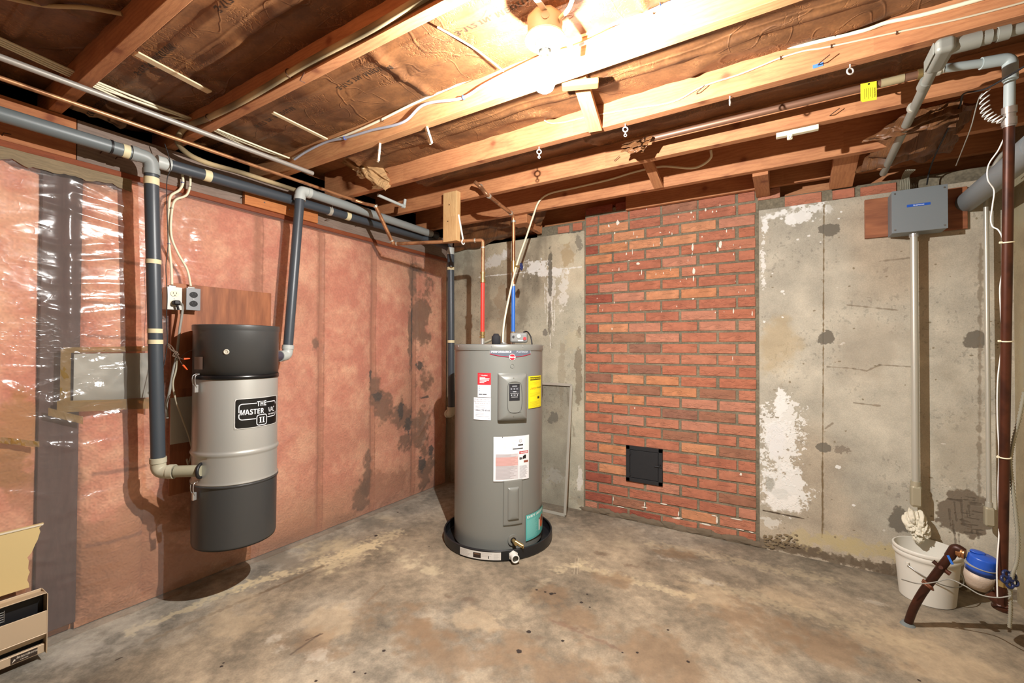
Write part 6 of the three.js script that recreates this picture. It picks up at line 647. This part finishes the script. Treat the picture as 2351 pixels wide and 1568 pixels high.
// bridging, shims and blocks between the joists (parts of the ceiling)
part('bridging', beam(V(onY(1325, 205, YJ).x, YJ + 0.11, JZ[2] - 0.004), V(onY(1345, 285, YJ).x + 0.02, YJ - 0.004, jz(3) + 0.006), 0.055, 0.02, HX), mFir, ceiling); part('shim', beam(onY(1290, 198, YJ + 0.02), onY(1375, 190, YJ + 0.02), 0.022, 0.04, HY, 0.006), M({ map: rep(texPine, 1, 4), color: 0xc8ae8a, roughness: 0.9 }), ceiling); part('bridging', beam(V(onY(1470, 375, YJ).x, YJ + 0.09, JZ[4] - 0.004), V(onY(1492, 415, YJ).x + 0.02, YJ, jz(5) + 0.006), 0.05, 0.02, HX), mFirB, ceiling); part('block', span(onZ(1180, 500, -2.6).x, onZ(1215, 500, -2.6).x - 0.0, 1.99, 2.05, -2.66, JZ[5] - 0.002, 0.003), mFirB, ceiling); part('block', beam(onZ(1190, 500, -2.62), onZ(1240, 528, ZB + 0.03), 0.06, 0.035, HY), mFirB, ceiling);
part('block', beam(onZ(1945, 345, -2.62), onZ(1930, 425, ZB + 0.005), 0.1, 0.036, HX), mFirB, ceiling); part('block', span(onZ(1736, 395, ZB).x, onZ(1768, 395, ZB).x, 2.03, YTOP, ZB, JZ[5], 0.002), mFirB, ceiling); part('header', span(-0.9, XR, YJ + 0.02, YTOP, ZB + 0.001, ZB + 0.03, 0.002), mFirB, ceiling);
// loose ends of kraft-faced batts that hang between the joists
const batt = (name, c, thick, d, seed, m = mKraft, lab) => part(name, pillow(c, thick, 40, 30, (u, v) => d * Math.sin(Math.PI * u) * Math.sin(Math.PI * v) + 0.05 * (fbm(u * 4 + seed, v * 5, 4) - 0.5) + 0.012 * Math.sin(v * 16 + fbm(u * 3 + seed, v * 2, 2) * 8)), m, ceiling, lab);
batt('loose_batt', [onZ(1962, 400, -2.75), onZ(2180, 350, -2.7), onZ(2250, 230, -2.35), onZ(2040, 290, -2.4)], 0.05, 0.05, 3, mKraft, 'sagging end of a paper-faced batt'); batt('loose_batt', [onZ(1975, 330, -2.3), onZ(2195, 290, -2.28), onZ(2215, 228, -2.22), onZ(2090, 262, -2.22)], 0.04, 0.03, 7, mKraft, 'crumpled batt end');
batt('loose_batt', [onZ(1040, 580, -2.9), onZ(1238, 528, -2.9), onZ(1262, 470, -2.6), onZ(1050, 505, -2.6)], 0.06, 0.02, 5, mKraft, 'batt drooping over the corner of the wall'); batt('loose_batt', [onZ(780, 372, -1.6), onZ(890, 440, -1.7), onZ(900, 400, -1.74), onZ(820, 345, -1.62)], 0.04, 0.02, 9, M({ color: 0xb08a5e, bumpMap: kraftBump, bumpScale: 0.01, roughness: 0.85, side: THREE.DoubleSide }), 'torn batt end with pale fibre');
batt('loose_batt', [onZ(1430, 345, -1.98), onZ(1475, 352, -1.98), onZ(1500, 312, -1.96), onZ(1430, 330, -1.96)], 0.03, 0.02, 12, mKraft, 'torn paper wad'); part('torn_fibre', [lump(onZ(835, 398, -1.68), 0.06, 0.025, 0.035, 0.6, 2.4, 5, 10), lump(onZ(872, 424, -1.72), 0.05, 0.022, 0.03, 0.6, 2.4, 8, 10)], M({ color: 0xe4cba4, roughness: 0.95 }), ceiling, 'tuft of pale torn fibre');
{ const n = []; for (const [px, py, k] of [[1600, 216, 3], [1878, 150, 3], [1905, 266, 4], [1412, 370, 4], [690, 335, 2], [700, 190, 1]]) { const p = onZ(px, py, jz(k)); n.push(rod(p, p.clone().add(V(0.004, -0.004, 0.02)), 0.0016, 6), rod(p.clone().add(V(0.004, -0.004, 0.02)), p.clone().add(V(0.03, 0.012, 0.022)), 0.0016, 6)); } n.forEach(g => part('bent_nail', g, mRust, ceiling)); }
{ const p = onZ(1872, 152, jz(3) + 0.001), q = onZ(1884, 148, jz(3) + 0.001); part('chalk_mark', [p, q].map(c => box(0.014, 0.012, 0.0008, c.x, c.y, c.z, 0.0003)), M({ color: 0x4a7ac0, roughness: 0.9 }), ceiling, 'blue chalk mark'); }

// put every thing's origin at its base
scene.updateMatrixWorld(true);
for (const o of things) {
  if (o.position.lengthSq() > 0 || o.rotation.x || o.rotation.y) continue;
  const b = new THREE.Box3().setFromObject(o), c = V((b.min.x + b.max.x) / 2, b.min.y, (b.min.z + b.max.z) / 2);
  o.position.copy(c); for (const k of o.children) k.position.sub(c);
}
renderer.render(scene, camera);
